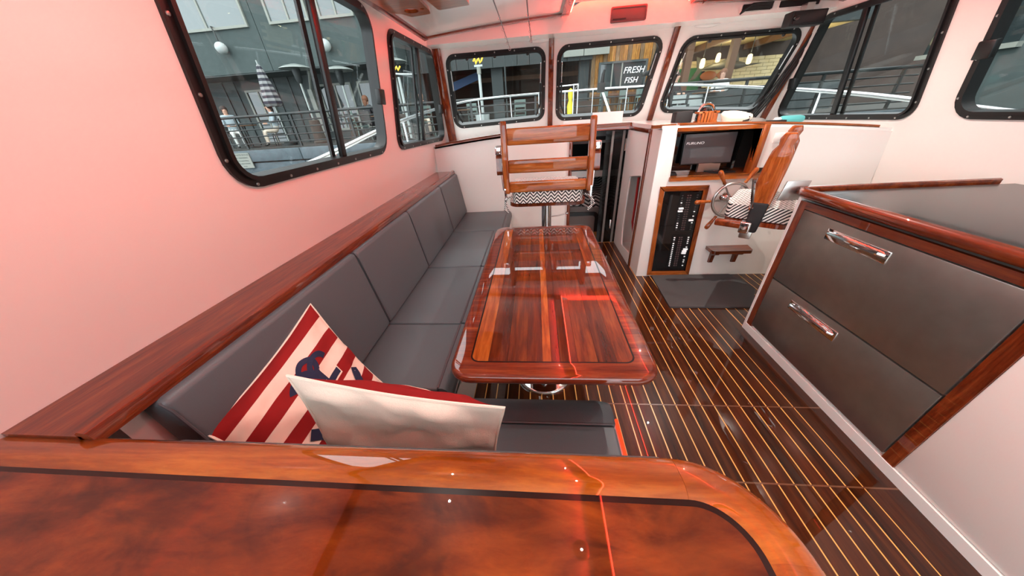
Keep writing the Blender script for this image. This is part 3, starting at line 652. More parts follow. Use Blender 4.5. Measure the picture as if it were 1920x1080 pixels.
obj('front_bolster', b.sweep(pr, fr), M_leather, t)
obj('piping', B().tube([(-.45, .691, .472), (.276, .691, .472)], .005, 8), M_piping, t)
o = obj('corner_cushion', soft(B().box(-.915, -.46, .345, .832, .35, .474), .014), M_leather); tag(o, 'dark grey leather corner seat cushion under the two pillows', 'cushion')
o = obj('return_back_cushion', soft(B().hexa([(-.90, .335, .478), (.26, .335, .478), (.26, .39, .478), (-.90, .39, .478), (-.90, .33, .86), (.26, .33, .86), (.26, .365, .86), (-.90, .365, .86)]), .015), M_leather); tag(o, 'grey leather back cushion behind the cream pillow', 'cushion')
# red toe light under the return seat
t = thing('toe_light', 'red light strip low along the side of the settee return', 'light', (.275, .6, .3))
obj('tube', B().cyl((.322, .44, .36), (.322, .79, .36), .007, n=8), M_toe, t); obj('clip', B().box(.262, .322, .44, .79, .342, .354), M_paint, t)

# ------------------------------------------------------------------ pillows
def pillow(name, label, T, L, Rr, Bc, bulge, bulge_back, flip, anchor, seed):
    """corners: T top-left of the printed face, L = end of the top edge, Rr = end of the side edge, Bc opposite corner"""
    T, L, Rr, Bc = map(Vector, (T, L, Rr, Bc)); c = (T+L+Rr+Bc)/4
    root = thing(name, label, 'pillow', (c.x, c.y, min(p.z for p in (T, L, Rr, Bc))))
    nrm = (L-T).cross(Rr-T).normalized()*flip
    def surf(u, v, side, off=0):
        p = T*(1-u)*(1-v)+L*u*(1-v)+Rr*(1-u)*v+Bc*u*v
        e = 16*u*(1-u)*v*(1-v)
        # pinched sides: edges curve inward between the corners
        pin = .075
        cu = (u-.5)*2; cv = (v-.5)*2
        p += (c-p)*(pin*(1-cu*cu)*(cv**4)+pin*(1-cv*cv)*(cu**4))
        h = (bulge if side > 0 else bulge_back)*(max(e, 0)**.52)
        wr = noise.noise(Vector((u*5+seed, v*5, side*3)))*.022*min(1, e*6)+noise.noise(Vector((u*14+seed, v*14, side)))*.004*min(1, e*8)
        return p+nrm*side*(h+wr*side*0+abs(0)+wr+off)
    N = 36
    for nm, sd, mt in (('printed_cover', 1, M_stripe), ('plain_cover', -1, M_cream)):
        b = B(); b.grid(lambda u, v: surf(u, v, sd), N, N)
        o = obj(nm, b, mt, root, ang=180)
        uvl = o.data.uv_layers.new(name='UVMap')
        k = N+1
        for poly in o.data.polygons:
            for li in poly.loop_indices:
                vi = o.data.loops[li].vertex_index; uvl.data[li].uv = ((vi//k)/N, (vi % k)/N)
    edge = [surf(i/20, 0, 1) for i in range(20)]+[surf(1, i/20, 1) for i in range(20)]+[surf(1-i/20, 1, 1) for i in range(20)]+[surf(0, 1-i/20, 1) for i in range(20)]
    obj('seam', B().tube(edge, .0042, 6, closed=True), M_cream, root)
    if anchor:
        cu, cv, sc = .46, .52, .92
        def path(pts, w, nm, mt, off, closed=False):
            b = B(); P = [Vector(p) for p in pts]; k = len(P); Lf, Rg = [], []
            for i in range(k):
                d = (P[(i+1) % k]-P[i-1]) if closed else (P[min(i+1, k-1)]-P[max(i-1, 0)])
                n_ = Vector((-d.y, d.x)).normalized()*w/2
                for lst, q in ((Lf, P[i]+n_), (Rg, P[i]-n_)):
                    lst.append(b.bm.verts.new(surf(min(.985, max(.015, cu+q.x*sc)), min(.985, max(.015, cv+q.y*sc)), 1, off)))
            for i in range(k if closed else k-1): b.face([Lf[i], Lf[(i+1) % k], Rg[(i+1) % k], Rg[i]])
            obj(nm, b, mt, root)
        seg = lambda a, c_, n=14: [(a[0]+(c_[0]-a[0])*i/n, a[1]+(c_[1]-a[1])*i/n) for i in range(n+1)]
        arc = lambda c_, r, a0, a1, n=26: [(c_[0]+r*math.cos(R(a0+(a1-a0)*i/n)), c_[1]+r*math.sin(R(a0+(a1-a0)*i/n))) for i in range(n+1)]
        path(arc((0, -.26), .075, 0, 360, 32)[:-1], .048, 'anchor_ring', M_navy, .0016, True)
        path(arc((.10, -.18), .10, 110, 330), .05, 'rope_loop', M_navy, .0022)
        path(arc((-.09, -.2), .09, 190, 420), .045, 'rope_loop', M_navy, .0022)
        path(seg((0, -.19), (0, .33)), .13, 'shank_outline', M_navycream, .0018)
        path(seg((-.03, -.19), (-.03, .33)), .05, 'shank', M_navy, .0026)
        path(seg((.03, -.19), (.03, .33)), .05, 'shank', M_navy, .0026)
        path(seg((-.19, -.05), (.19, -.05)), .085, 'stock_outline', M_navycream, .0024)
        path(seg((-.18, -.05), (.18, -.05)), .055, 'stock', M_navy, .0030)
        path(arc((0, .08), .26, 15, 165), .07, 'anchor_arm', M_navy, .0028)
        for s_ in (-1, 1): path(seg((s_*.20, .20), (s_*.31, .06)), .075, 'fluke', M_navy, .0032)
        for k in range(7):
            a = 30+k*18; path([(.17*math.cos(R(a))+.0, .12+.17*math.sin(R(a))), (.23*math.cos(R(a+8)), .12+.23*math.sin(R(a+8)))], .016, 'rope_twist', M_navycream, .0036)
    return root
pillow('striped_pillow', 'red and cream striped pillow with navy anchor print', (-.930, .918, .885), (-.925, .415, .79), (-.645, .805, .50), (-.655, .35, .50), .075, .05, 1, True, 3)
pillow('cream_pillow', 'pillow showing its plain cream back, behind the counter', (-.639, .472, .965), (-.090, .468, .862), (-.655, .445, .51), (-.13, .440, .49), .105, .022, 1, False, 11)

# ------------------------------------------------------------------ dining table
t = thing('dining_table', 'glossy varnished wood dining table on a chrome pedestal', 'table', (.04, 1.43, 0))
TO = rect(-.325, .407, .672, 2.205); TI = inset(TO, .072)
def ringpath(c, r, n): return rpoly(c, r, n)
oz = ringpath(TO, .085, 8); 
bev = [(-.0, .70), (.0, .735)]
b = B()
levels = [(.014, .703), (.004, .708), (0, .717), (.002, .727), (.009, .736), (.020, .740)]
rings = [[(x, y, z) for x, y in rpoly(inset(TO, d), max(.02, .085-d), 8)] for d, z in levels]
rings.append([(x, y, .740) for x, y in rpoly(TI, .035, 8)]); rings.append([(x, y, .703) for x, y in rpoly(TI, .035, 8)])
vr = [[b.bm.verts.new(p) for p in r_] for r_ in rings]
for a, c in zip(vr, vr[1:]+vr[:1]):
    for j in range(len(a)): b.face([a[j], a[(j+1) % len(a)], c[(j+1) % len(a)], c[j]])
obj('border_rail', b, M_tborder, t, ang=60)
TIN = inset(TI, .006); obj('inlay_line', B().ring(rpoly(TI, .035, 8), rpoly(TIN, .03, 8), FXY(), .70, .7402), M_inlay, t)
xs = [TIN[0][0], -.185, -.115, -.045, .012, .043, .075, .135, .205, .270, TIN[1][0]]
loopI = rpoly(TIN, .03, 8)
def clip_x(loop, xa, xb):
    def half(L, f):
        out = []
        for i in range(len(L)):
            p, q = L[i-1], L[i]; a, c = f(p), f(q)
            if (a >= 0) != (c >= 0): s_ = a/(a-c); out.append((p[0]+(q[0]-p[0])*s_, p[1]+(q[1]-p[1])*s_))
            if c >= 0: out.append(q)
        return out
    return half(half(loop, lambda p: p[0]-xa), lambda p: xb-p[0])
for i, (xa, xb) in enumerate(zip(xs, xs[1:])): obj('plank', B().prism(clip_x(loopI, xa+.0004, xb-.0004), FXY(), .70, .740), (M_tpl, M_tpd, M_tplank, M_tpd, M_tpl, M_tpd, M_tpd, M_tplank, M_tpd, M_tplank)[i], t, smooth=False)
obj('underside', B().prism(rpoly(inset(TO, .09), .05, 6), FXY(), .69, .703), M_tborder, t)
obj('pedestal_column', B().lathe([(.042, .04), (.042, .63), (.06, .64), (.11, .68), (.11, .69)], (.03, 1.375, 0), n=32), M_chrome, t)
obj('pedestal_base', B().lathe([(.178, 0), (.180, .012), (.168, .022), (.11, .032), (.07, .05), (.05, .075), (.045, .10)], (.03, 1.375, 0), n=48), M_chrome, t, ang=60)

# ------------------------------------------------------------------ foreground counter
CZ = .955
t = thing('counter', 'foreground wood counter top with rounded orange rail', 'counter', (-.4, 0, 0))
XC, YC, RO = .235, .165, .140       # centre of the rounded corner
prof = [(-.066, .0), (-.066, -.036), (.0, -.040), (.006, -.036), (.0098, -.028), (.0085, -.019), (.0045, -.011), (-.002, -.0045), (-.011, -.0005), (-.040, .0062), (-.049, .0068), (-.058, .0042)]
def railframe(th):
    d = Vector((math.sin(th), math.cos(th), 0)); return (Vector((XC, YC, CZ))+d*RO, d, Vector((0, 0, 1)))
f0 = railframe(0); f9 = railframe(math.pi/2)
obj('front_rail', B().sweep(prof, [(Vector((-1.185, YC+RO, CZ)), f0[1], f0[2]), f0]), M_rail, t, ang=60)
obj('corner_rail', B().sweep(prof, [railframe(math.pi/2*k/16) for k in range(1, 17)]).sweep(prof, [railframe(.004), railframe(math.pi/32)]), M_rail, t, ang=60)
obj('side_rail', B().sweep(prof, [f9, (Vector((XC+RO, -.40, CZ)), f9[1], f9[2])]), M_rail, t, ang=60)
def path_in(off): return [(-1.185, YC+RO-off)]+[(XC+math.sin(a)*(RO-off), YC+math.cos(a)*(RO-off)) for a in lin(0, math.pi/2, 12)]+[(XC+RO-off, -.40)]
pa, pb = path_in(.066), path_in(.0755)
b = B()
for i in range(len(pa)-1): b.hexa([(*pa[i], CZ-.03), (*pa[i+1], CZ-.03), (*pb[i+1], CZ-.03), (*pb[i], CZ-.03), (*pa[i], CZ), (*pa[i+1], CZ), (*pb[i+1], CZ), (*pb[i], CZ)])
obj('inlay_strip', b, M_inlay, t, smooth=False)
obj('top_panel', B().prism(pb+[(-1.185, -.40)], FXY(), CZ-.03, CZ), M_burl, t, smooth=False)
b = B().prism([(-1.185, .30), (.235, .30), (.33, .27), (.362, .17), (.362, -.40), (-1.185, -.40)], FXY(), 0, CZ-.032); obj('cabinet', b, M_teakZ, t)

# ------------------------------------------------------------------ helm chairs
def helm_chair(label, loc, rotz, scale, back_y, pedestal, lean):
    t = thing('helm_chair', label, 'chair', loc, rotz, 'helm chairs', scale)
    def part(nm, b, m, par=None): return obj(nm, b, m, par or t, local=True)
    zs = .80
    part('seat_base', B().prism(rpoly(rect(-.33, .33, -.27, .24) if pedestal else rect(-.33, .33, -.25, .18), .09), FXY(), zs, zs+.035).bevel(.008, 2), M_teakZ)
    cu = part('seat_cushion', B().prism(rpoly(rect(-.30, .30, -.30, .23) if pedestal else rect(-.30, .30, -.26, .19), .06), FXY(), zs+.037, zs+.145).bevel(.035, 4), M_chev)
    for s_ in (-1, 1):
        x = s_*.31
        for k in range(2): part('cushion_tie', B().tube([(x, -.27, zs+.09), (x+s_*.05, -.30, zs+.08), (x+s_*.06+.02*k, -.31, zs-.01+.03*k), (x+s_*.03, -.30, zs-.04+.02*k)], .007, 6), M_rope, cu)
    def by(z): s_ = (z-.93)/.53; return back_y-lean*(s_-.25*math.sin(s_*math.pi))
    def slab(x0, x1, z0, z1, d, nm, m, ns=10, top=0):
        b = B(); fr = []
        for k in range(ns+1):
            z = z0+(z1-z0)*k/ns; dd = d
            if top and k >= ns-2: dd = d*(.93 if k == ns-1 else .7)
            if z1-z0 > .3: dd *= .75+.45*math.sin(math.pi*k/ns*.8+.5)
            fr.append(((0, by(z), z), (1, 0, 0), (0, 1, 0), dd))
        rings = [[b.bm.verts.new((x, o[1]+s_*dd/2, o[2])) for x, s_ in ((x0, -1), (x1, -1), (x1, 1), (x0, 1))] for o, _, _, dd in fr]
        for A, C in zip(rings, rings[1:]):
            for j in range(4): b.face([A[j], A[(j+1) % 4], C[(j+1) % 4], C[j]])
        b.face(rings[0][::-1]); b.face(rings[-1]); b.bevel(.010, 3, 45); return part(nm, b, m)
    for s_ in (-1, 1): slab(s_*.337-.024, s_*.337+.024, .925, 1.458, .052 if pedestal else .115, 'back_post', M_chairwoodZ, 14, 1)
    for z0, z1 in ((.932, 1.02), (1.085, 1.185), (1.29, 1.408)): slab(-.315, .315, z0, z1, .026, 'back_rail', M_chairwood, 3)
    for s_ in (-1, 1):
        x = s_*.395; hg = part('arm_bracket', B().tube([(s_*.335, back_y+.02, .93), (s_*.365, back_y+.04, .95), (s_*.375, back_y+.06, 1.06), (s_*.385, back_y+.08, 1.16)], .012, 8), M_chrome)
        if pedestal:
            part('armrest', B().prism(rpoly([(back_y+.03, 1.06), (back_y+.12, 1.07), (back_y+.13, 1.22), (back_y+.05, 1.22)], .03), FYZ(x), -.022, .022).bevel(.008, 2), M_teakZ, )
            part('arm_cap', B().box(x-.026, x+.026, back_y+.04, back_y+.13, 1.222, 1.285).bevel(.01, 3), M_chrome)
            part('hinge_plate', B().prism(rpoly(rect(back_y-.03, back_y+.05, .86, .98), .02), FYZ(s_*.352), -.006, .006), M_chrome)
        else:
            part('armrest', B().box(x-.03, x+.03, .02, .22, .79, .84).bevel(.012, 3), M_teak)
            part('arm_cap', B().box(x-.034, x+.034, -.02, .05, .76, .85).bevel(.01, 3), M_chrome)
            part('back_bracket', B().hexa([(s_*.34-.015, -.06, .75), (s_*.34+.015, -.06, .75), (s_*.34+.015, .02, .75), (s_*.34-.015, .02, .75), (s_*.34-.03, back_y-.06, .99), (s_*.34+.03, back_y-.06, .99), (s_*.34+.03, back_y+.05, .99), (s_*.34-.03, back_y+.05, .99)]).bevel(.015, 3), M_rubber)
    part('swivel_plate', B().lathe([(.11, .765), (.11, .785), (.16, .80)], (0, 0, 0), n=24), M_steel)
    if pedestal:
        part('pedestal', B().lathe([(.17, 0), (.17, .012), (.09, .03), (.05, .05), (.046, .77)], (0, 0, 0), n=28), M_chrome)
        part('height_lever', B().tube([(.04, .0, .62), (.12, .02, .62), (.19, .03, .635)], .006, 8), M_steel); part('lever_knob', B().ball((.20, .03, .638), .016, n=6), M_chrome)
    else:
        part('support_arm', B().box(-.34, .05, -.04, .04, .69, .765).bevel(.01, 2), M_steel)
    return t
helm_chair('wooden ladder back helm chair on a chrome post beyond the table', (.090, 2.80, 0), 0, 1, -.30, True, .0)
helm_chair('wooden helm chair seen edge on, beside the steering wheel', (1.62, 2.255, .06), R(52), .86, -.02, False, .03)

# ------------------------------------------------------------------ galley unit
t = thing('galley_cabinet', 'white galley cabinet with dark wood trim at the right', 'cabinet', (2.1, .6, 0))
obj('carcass', B().box(1.575, 2.66, AFT+.1, 1.845, 0, .955), M_paint, t)
obj('toe_kick', B().box(1.552, 1.575, AFT+.1, 1.862, 0, .055), M_paint, t)
obj('corner_strip', B().box(1.552, 1.575, 1.845, 1.862, .055, .985), M_paint, t)
obj('end_panel', B().box(1.575, 2.62, 1.845, 1.862, 0, .985), M_paint, t)
obj('side_trim', B().box(1.556, 1.575, 1.798, 1.845, .055, .962), M_teakZ, t)
obj('side_trim', B().box(1.556, 1.575, .80, .85, .055, .962), M_teakZ, t)
obj('top_trim', B().box(1.556, 1.575, .85, 1.798, .925, .962), M_teakY, t)
obj('cabinet_door', B().box(1.560, 1.575, AFT+.1, .80, .06, .95).bevel(.003, 2), M_paint, t)
ct = thing('galley_worktop', 'dark worktop of the galley cabinet with rounded wood edge', 'worktop', (2.1, .6, .985))
obj('slab', B().box(1.57, 2.64, AFT+.1, 1.86, .985, 1.005), M_panelblack, ct)
pr2 = [(0, -.02), (.03, -.02), (.04, -.008), (.04, .012), (.03, .026), (.012, .03), (0, .024)]
obj('edge_rail', B().sweep(pr2, [((1.575, AFT+.1, 1.0), (-1, 0, 0), (0, 0, 1)), ((1.575, 1.84, 1.0), (-1, 0, 0), (0, 0, 1)), ((1.585, 1.875, 1.0), (-.7, .7, 0), (0, 0, 1)), ((1.61, 1.885, 1.0), (0, 1, 0), (0, 0, 1)), ((2.6, 1.885, 1.0), (0, 1, 0), (0, 0, 1))]), M_teakY, ct, ang=60)
ft = thing('drawer_fridge', 'dark stainless two drawer refrigerator in the galley cabinet', 'refrigerator', (1.56, 1.32, .06))
for z0, z1 in ((.075, .463), (.470, .92)):
    d = obj('drawer', B().box(1.553, 1.575, .856, 1.794, z0, z1).bevel(.003, 2), M_fridge, ft)
    zc = z1-.065
    obj('handle_pocket', B().box(1.548, 1.555, 1.28, 1.60, zc-.035, zc+.025).bevel(.004, 2), M_chrome, d)
    obj('handle', B().tube([(1.55, 1.30, zc), (1.535, 1.31, zc+.005), (1.535, 1.57, zc+.005), (1.55, 1.58, zc)], .010, 8), M_chrome, d)
o = obj('stainless_plate', B().hexa([(1.475, 1.915, .945), (1.60, 1.905, .945), (1.60, 1.915, .945), (1.475, 1.925, .945), (1.495, 1.915, 1.06), (1.62, 1.905, 1.06), (1.62, 1.915, 1.06), (1.495, 1.925, 1.06)]).bevel(.003, 2), M_steel); tag(o, 'square stainless plate standing at the galley worktop corner', 'plate')

# ------------------------------------------------------------------ things on the dash
def dz(x): return dash_z(x)
o = obj('paper_stack', B().hexa([(.60, 3.60, dz(.7)), (.90, 3.56, dz(.7)), (.91, 3.64, dz(.7)), (.61, 3.68, dz(.7)), (.60, 3.62, 1.462), (.905, 3.58, 1.458), (.91, 3.60, 1.458), (.605, 3.64, 1.462)]), M_white); tag(o, 'white paper pad propped on the dash right of the chair back', 'paper pad')
o = obj('chart_booklet', B().box(.30, .58, 3.60, 3.66, dz(.45)+.0, dz(.45)+.052).bevel(.004, 2), M_white); tag(o, 'white booklet lying on the dash behind the chair back', 'booklet')
o = obj('black_case', B().box(1.235, 1.375, 3.06, 3.16, dz(1.3), dz(1.3)+.088).bevel(.006, 2), M_rubber); tag(o, 'black box on the helm dash left of the wooden holder', 'box')
t = thing('wooden_holder', 'slatted brown wooden holder on the helm dash', 'holder', (1.455, 3.02, dz(1.45)))
for k in range(7):
    a = math.pi*(k/6); obj('slat', B().box(1.385+k*.023, 1.403+k*.023, 2.975-.02*math.sin(a), 2.99-.02*math.sin(a), dz(1.45), dz(1.45)+.08+.008*(k % 2)), M_chairwoodZ, t)
obj('rim', B().box(1.38, 1.548, 2.965, 3.05, dz(1.45)+.07, dz(1.45)+.085).bevel(.003, 2), M_chairwood, t); obj('bottom', B().box(1.385, 1.545, 2.97, 3.045, dz(1.45), dz(1.45)+.012), M_chairwood, t)
t = thing('compass', 'chrome domed compass rising behind the wooden holder', 'compass', (1.50, 3.12, dz(1.5)))
obj('body', B().lathe([(.07, 0), (.07, .05), (.06, .09), (.04, .115), (0, .125)], (1.50, 3.12, dz(1.5)), n=20), M_gloss_black, t)
obj('hood_ring', B().tube([Vector((1.50+.068*math.cos(a), 3.10, dz(1.5)+.065+.078*math.sin(a))) for a in lin(0, math.pi, 16)], .010, 8), M_chrome, t)
t = thing('captain_cap', 'white captain cap with dark badge on the helm dash', 'cap', (1.66, 2.93, dz(1.66)))
obj('crown', B().lathe([(.095, 0), (.10, .02), (.118, .05), (.105, .072), (.05, .082), (0, .084)], (1.66, 2.93, dz(1.66)), (.1, -.12, 1), 28), M_cream, t, ang=80)
obj('badge', B().box(1.665, 1.715, 2.818, 2.835, dz(1.66)+.012, dz(1.66)+.048).bevel(.004, 2), M_rubber, t)
obj('visor', B().prism([(1.58+.17*k/10, 2.845-.045*math.sin(math.pi*k/10)) for k in range(11)], FXY(), dz(1.66)+.004, dz(1.66)+.010), M_cream, t)
o = obj('grey_cloth', B().ball((1.83, 2.95, dz(1.83)+.01), 1, (.09, .05, .028), 8), M_greyin); tag(o, 'crumpled grey cloth on the helm dash right of the cap', 'cloth')
o = obj('black_pad', B().box(1.88, 1.99, 2.80, 2.88, dz(1.9), dz(1.9)+.02).bevel(.004, 2), M_rubber); tag(o, 'small flat black pad on the helm dash by the teal bottle', 'pad')
t = thing('teal_bottle', 'teal and white spray bottle lying on the helm dash', 'bottle', (2.1, 2.9, dz(2.1)))
obj('body', B().lathe([(0, 0), (.026, .004), (.03, .02), (.03, .15), (.022, .18)], (1.985, 2.88, dz(2.1)+.03), (1, .03, 0), 16), plain('teal_plastic', srgb(90, 176, 176), .35), t)
obj('cap', B().lathe([(.022, 0), (.022, .03), (.014, .045), (0, .047)], (1.985, 2.88, dz(2.1)+.03), (-1, -.03, 0), 12), M_white, t)
# cable bundle up the starboard windscreen corner and a camera box at the top corner
t = thing('black_cables', 'black cables running up the starboard windscreen post', 'cable', (2.5, 3.9, 1.3))
for k in range(4): obj('cable', B().tube([WS(2.40+.025*k, .0, .03), WS(2.50+.028*k, .3, .034), WS(2.575+.022*k, .6, .03), WS(2.63, .86, .03)], .009, 8), M_rubber, t)
t = thing('overhead_radio', 'black radio unit mounted at the top starboard windscreen corner', 'radio', (2.3, 3.5, 1.99))
obj('body', B().box(2.17, 2.45, 3.44, 3.54, 2.0, 2.10).bevel(.008, 2), M_rubber, t); obj('face', B().box(2.19, 2.43, 3.434, 3.44, 2.012, 2.088), M_panelblack, t); obj('knob', B().cyl((2.2, 3.434, 2.05), (2.2, 3.41, 2.05), .018), M_gloss_black, t)
obj('mount_bracket', B().box(2.28, 2.34, 3.46, 3.53, 2.10, 2.15), M_steel, t)
# overhead fishing rods and rack
for x, x2, y1, z1, w in ((-.262, -.245, 3.66, 2.062, 'port'), (-.046, -.03, 3.60, 2.095, 'centre')):
    t = thing('fishing_rod', 'thin dark fishing rod under the ceiling, the one nearer the %s' % ('side windows' if w == 'port' else 'red recess'), 'fishing rod', (x, 2.6, 2.06), group='fishing rods overhead')
    P = [Vector((x, 1.2, 2.10)), Vector((x, 2.4, 2.14)), Vector((x, 2.9, 2.135)), Vector((x2, y1, z1))]
    obj('blank', B().tube(P, [.008, .005, .004, .0022], 8), M_black, t)
    for s_ in (.0, .3, .55, .75, .92, 1):
        q = P[2].lerp(P[3], s_); obj('line_guide', B().tube(circ(q+Vector((0, 0, -.012)), .010, 10), .0022, 6, closed=True), M_steel, t)
t = thing('rod_rack', 'wooden rod rack with round cutouts under the ceiling', 'rod rack', (-.7, 2.4, 2.1))
hole = [(-.815+.048*math.cos(a), 2.555+.05*math.sin(a)) for a in lin(0, 2*math.pi, 20)[:-1]]
hole2 = [(-.735+.014*math.cos(a), 2.535+.014*math.sin(a)) for a in lin(0, 2*math.pi, 12)[:-1]]
obj('plate', B().prism(rpoly([(-.98, 2.2), (-.70, 2.2), (-.70, 2.58), (-.715, 2.655), (-.86, 2.685), (-.90, 2.60), (-.96, 2.56)], .018), FXY(), 2.128, 2.148, [hole, hole2]), M_rackwood, t)
obj('plate', B().prism(rpoly([(-.67, 2.2), (-.42, 2.2), (-.42, 2.56), (-.64, 2.60)], .018), FXY(), 2.128, 2.148), M_rackwood, t)
obj('mounting_block', B().box(-.96, -.45, 2.24, 2.30, 2.148, 2.21), M_rackwood, t)

# ================================================================== OUTSIDE: water, quay, waterfront buildings
E_stucco = plain('grey_stucco', srgb(66, 76, 75), .9, grain=.08, gscale=6)
E_dkgrey = plain('dark_grey_wall', srgb(70, 76, 76), .9, grain=.08, gscale=5)
E_fascia = plain('grey_fascia', srgb(54, 60, 60), .8, grain=.05, gscale=4)
E_frame = plain('pale_window_frame', srgb(136, 138, 130), .6)
E_pane = plain('building_glass', srgb(45, 53, 54), .06, coat=1)
E_skypane = plain('sky_toned_glass', srgb(91, 100, 100), .08, coat=1)  # pale grey-blue colour stands in for sky reflected in the panes
E_quay = plain('blue_grey_timber', srgb(82, 92, 98), .8, grain=.18, gscale=5)
E_deck = plain('quay_deck', srgb(56, 56, 53), .9)
E_rail = plain('dark_railing', srgb(34, 38, 38), .5)
E_water = plain('harbour_water', srgb(40, 54, 52), .12)
E_brown = plain('patio_brown', srgb(56, 42, 34), .8, grain=.2, gscale=2)
E_cane = plain('wicker_brown', srgb(70, 58, 50), .8)
E_heat = plain('heater_metal', srgb(150, 156, 152), .35, metal=.3)
E_gold = plain('gold_letters', srgb(240, 190, 60), .4, emit=srgb(250, 190, 60), es=.8)
E_pale = plain('pale_green_metal', srgb(96, 114, 108), .5)
E_blue = plain('blue_cloth', srgb(52, 74, 104), .9)
E_brick = plain('white_brick', srgb(214, 196, 150), .8)
E_green = plain('green_wall', srgb(26, 104, 58), .8, grain=.3, gscale=2)
E_post = plain('brown_post', srgb(96, 66, 44), .7)
E_lamp = emitter('pendant_glow', (1, .78, .42, 1), 2.2)
E_globe = plain('globe_lamp', srgb(175, 182, 180), .4)
E_orange = plain('orange_fish', srgb(170, 92, 30), .5)
E_fishgrey = plain('marlin_grey', srgb(72, 70, 62), .5)
E_skin = plain('skin', srgb(205, 160, 138), .6)
E_hairs = {'dark': plain('hair_dark', srgb(46, 36, 32), .7), 'brown': plain('hair_brown', srgb(110, 68, 44), .7), 'blond': plain('hair_blond', srgb(200, 172, 130), .7)}
E_lumber = [wood('plank_wall_%d' % i, srgb(*a), srgb(*c), srgb(*d), axis=2, coat=0, rough=.7, vary=.3) for i, (a, c, d) in enumerate((((92, 58, 24), (150, 100, 44), (190, 140, 70)), ((70, 52, 36), (112, 86, 58), (150, 124, 92))))]
def striped_z(name, a, c_, f):
    m, nt, p = nmat(name); tc = nt.nodes.new('ShaderNodeTexCoord'); sp = nt.nodes.new('ShaderNodeSeparateXYZ'); link(nt, tc.outputs['Object'], sp.inputs[0])
    g = math_node(nt, 'GREATER_THAN', math_node(nt, 'FRACT', math_node(nt, 'MULTIPLY', sp.outputs[2], f)), .5)
    link(nt, ramp(nt, g, [(.4, a), (.6, c_)]), p.inputs['Base Color']); p.inputs['Roughness'].default_value = .9; return m
E_umb = striped_z('umbrella_stripes', srgb(46, 44, 54), srgb(136, 136, 136), 6.2)
DK = 1.0     # quay deck height
struct(obj('water', B().box(-60, 60, -40, 12, -1.2, -1.0), E_water), 'dark harbour water around the boat')
struct(obj('quay_deck', B().box(-40, 40, 10.45, 20, -1.2, DK), E_deck), 'quay deck in front of the waterfront buildings')
q = thing('quay_fender', 'blue grey timber beams along the face of the quay', 'quay edge', (0, 10.4, -.6))
for z0, z1, y in ((.60, .96, 10.30), (.18, .56, 10.36), (-.4, .14, 10.40)):
    for k in range(14): obj('beam', B().box(-28+4*k+.01, -24+4*k-.01, y, 10.45, z0, z1).bevel(.02, 2), E_quay, q)
t = thing('dock_sign', 'white private dock notice sign on the quay face', 'sign', (-10.2, 10.26, .38))
obj('board', B().box(-10.52, -9.90, 10.27, 10.295, .42, .90), E_frame, t)
for k, (tx, sz) in enumerate((('PRIVATE DOCK', .085), ('NO TRESPASSING', .06), ('No Excessive Fishing', .05), ('No Loading or Unloading', .045), ('Private', .045))):
    text_part('lettering', tx, sz, Matrix.Translation((-10.21, 10.268, .84-.09*k)) @ Matrix.Rotation(R(90), 4, 'X'), E_dkgrey, t, .001)
# railing in bays
t = thing('quay_railing', 'dark metal railing with horizontal bars along the quay edge', 'railing', (-2, 10.5, DK))
for k in range(17): x0 = -22+2.0*k; obj('post', B().box(x0-.03, x0+.03, 10.47, 10.53, DK, 1.95), E_rail, t)
obj('top_rail', B().cyl((-22, 10.5, 1.95), (10.4, 10.5, 1.95), .042, n=10), E_rail, t)
for z in (1.15, 1.36, 1.57, 1.76): obj('bar', B().cyl((-22, 10.5, z), (10.4, 10.5, z), .020, n=8), E_rail, t)
# ---- grey stucco building (port)
A = thing('stucco_building', 'grey stucco building with upper windows behind the patio heaters', 'building', (-15, 13, DK))
def frame_window(par, x0, x1, z0, z1, y, pane, mull=1, fw=.07):
    w = obj('window', B().ring(rect(x0, x1, z0, z1), inset(rect(x0, x1, z0, z1), fw), FXZ(), y-.06, y+.03), E_frame, par)
    obj('pane', B().box(x0+fw*.6, x1-fw*.6, y-.02, y, z0+fw*.6, z1-fw*.6), pane, w)
    for k in range(mull): xm = x0+(x1-x0)*(k+1)/(mull+1); obj('glazing_bar', B().box(xm-.03, xm+.03, y-.05, y, z0+fw, z1-fw), E_frame, w)
for x0, x1 in ((-28, -20), (-19.98, -15.5), (-15.48, -12.6), (-12.58, -9.13), (-9.11, -4.6)): obj('wall_panel', B().box(x0, x1, 12, 13.4, 3.3, 8.2), E_stucco, A)
obj('recess_wall', B().box(-28, -4.6, 13.2, 13.5, DK, 3.3), E_dkgrey, A)
obj('soffit', B().box(-28, -4.6, 12.02, 13.2, 3.26, 3.32), E_dkgrey, A)
for x0, x1 in ((-18.8, -15.9), (-15.2, -12.9), (-12.3, -9.37), (-8.6, -7.22), (-6.86, -5.7)): frame_window(A, x0, x1, 4.47, 5.9, 12, E_skypane)
for x0, x1, z0 in ((-16.5, -15.0, 1.02), (-11.55, -10.5, 1.02), (-8.45, -7.1, 1.35), (-6.85, -5.2, 1.35)): frame_window(A, x0, x1, z0, 2.93, 13.2, E_pane)
obj('white_post', B().box(-8.75, -8.58, 12.9, 13.1, DK, 2.78), E_frame, A); obj('brace', B().cyl((-8.66, 13.0, 2.75), (-8.0, 12.3, 3.3), .05, n=8), E_frame, A)
for x in (-12.4, -11.9, -10.2, -9.6, -9.2, -5.0): obj('panel_seam', B().box(x-.02, x+.02, 13.16, 13.2, DK, 3.26), E_rail, A)
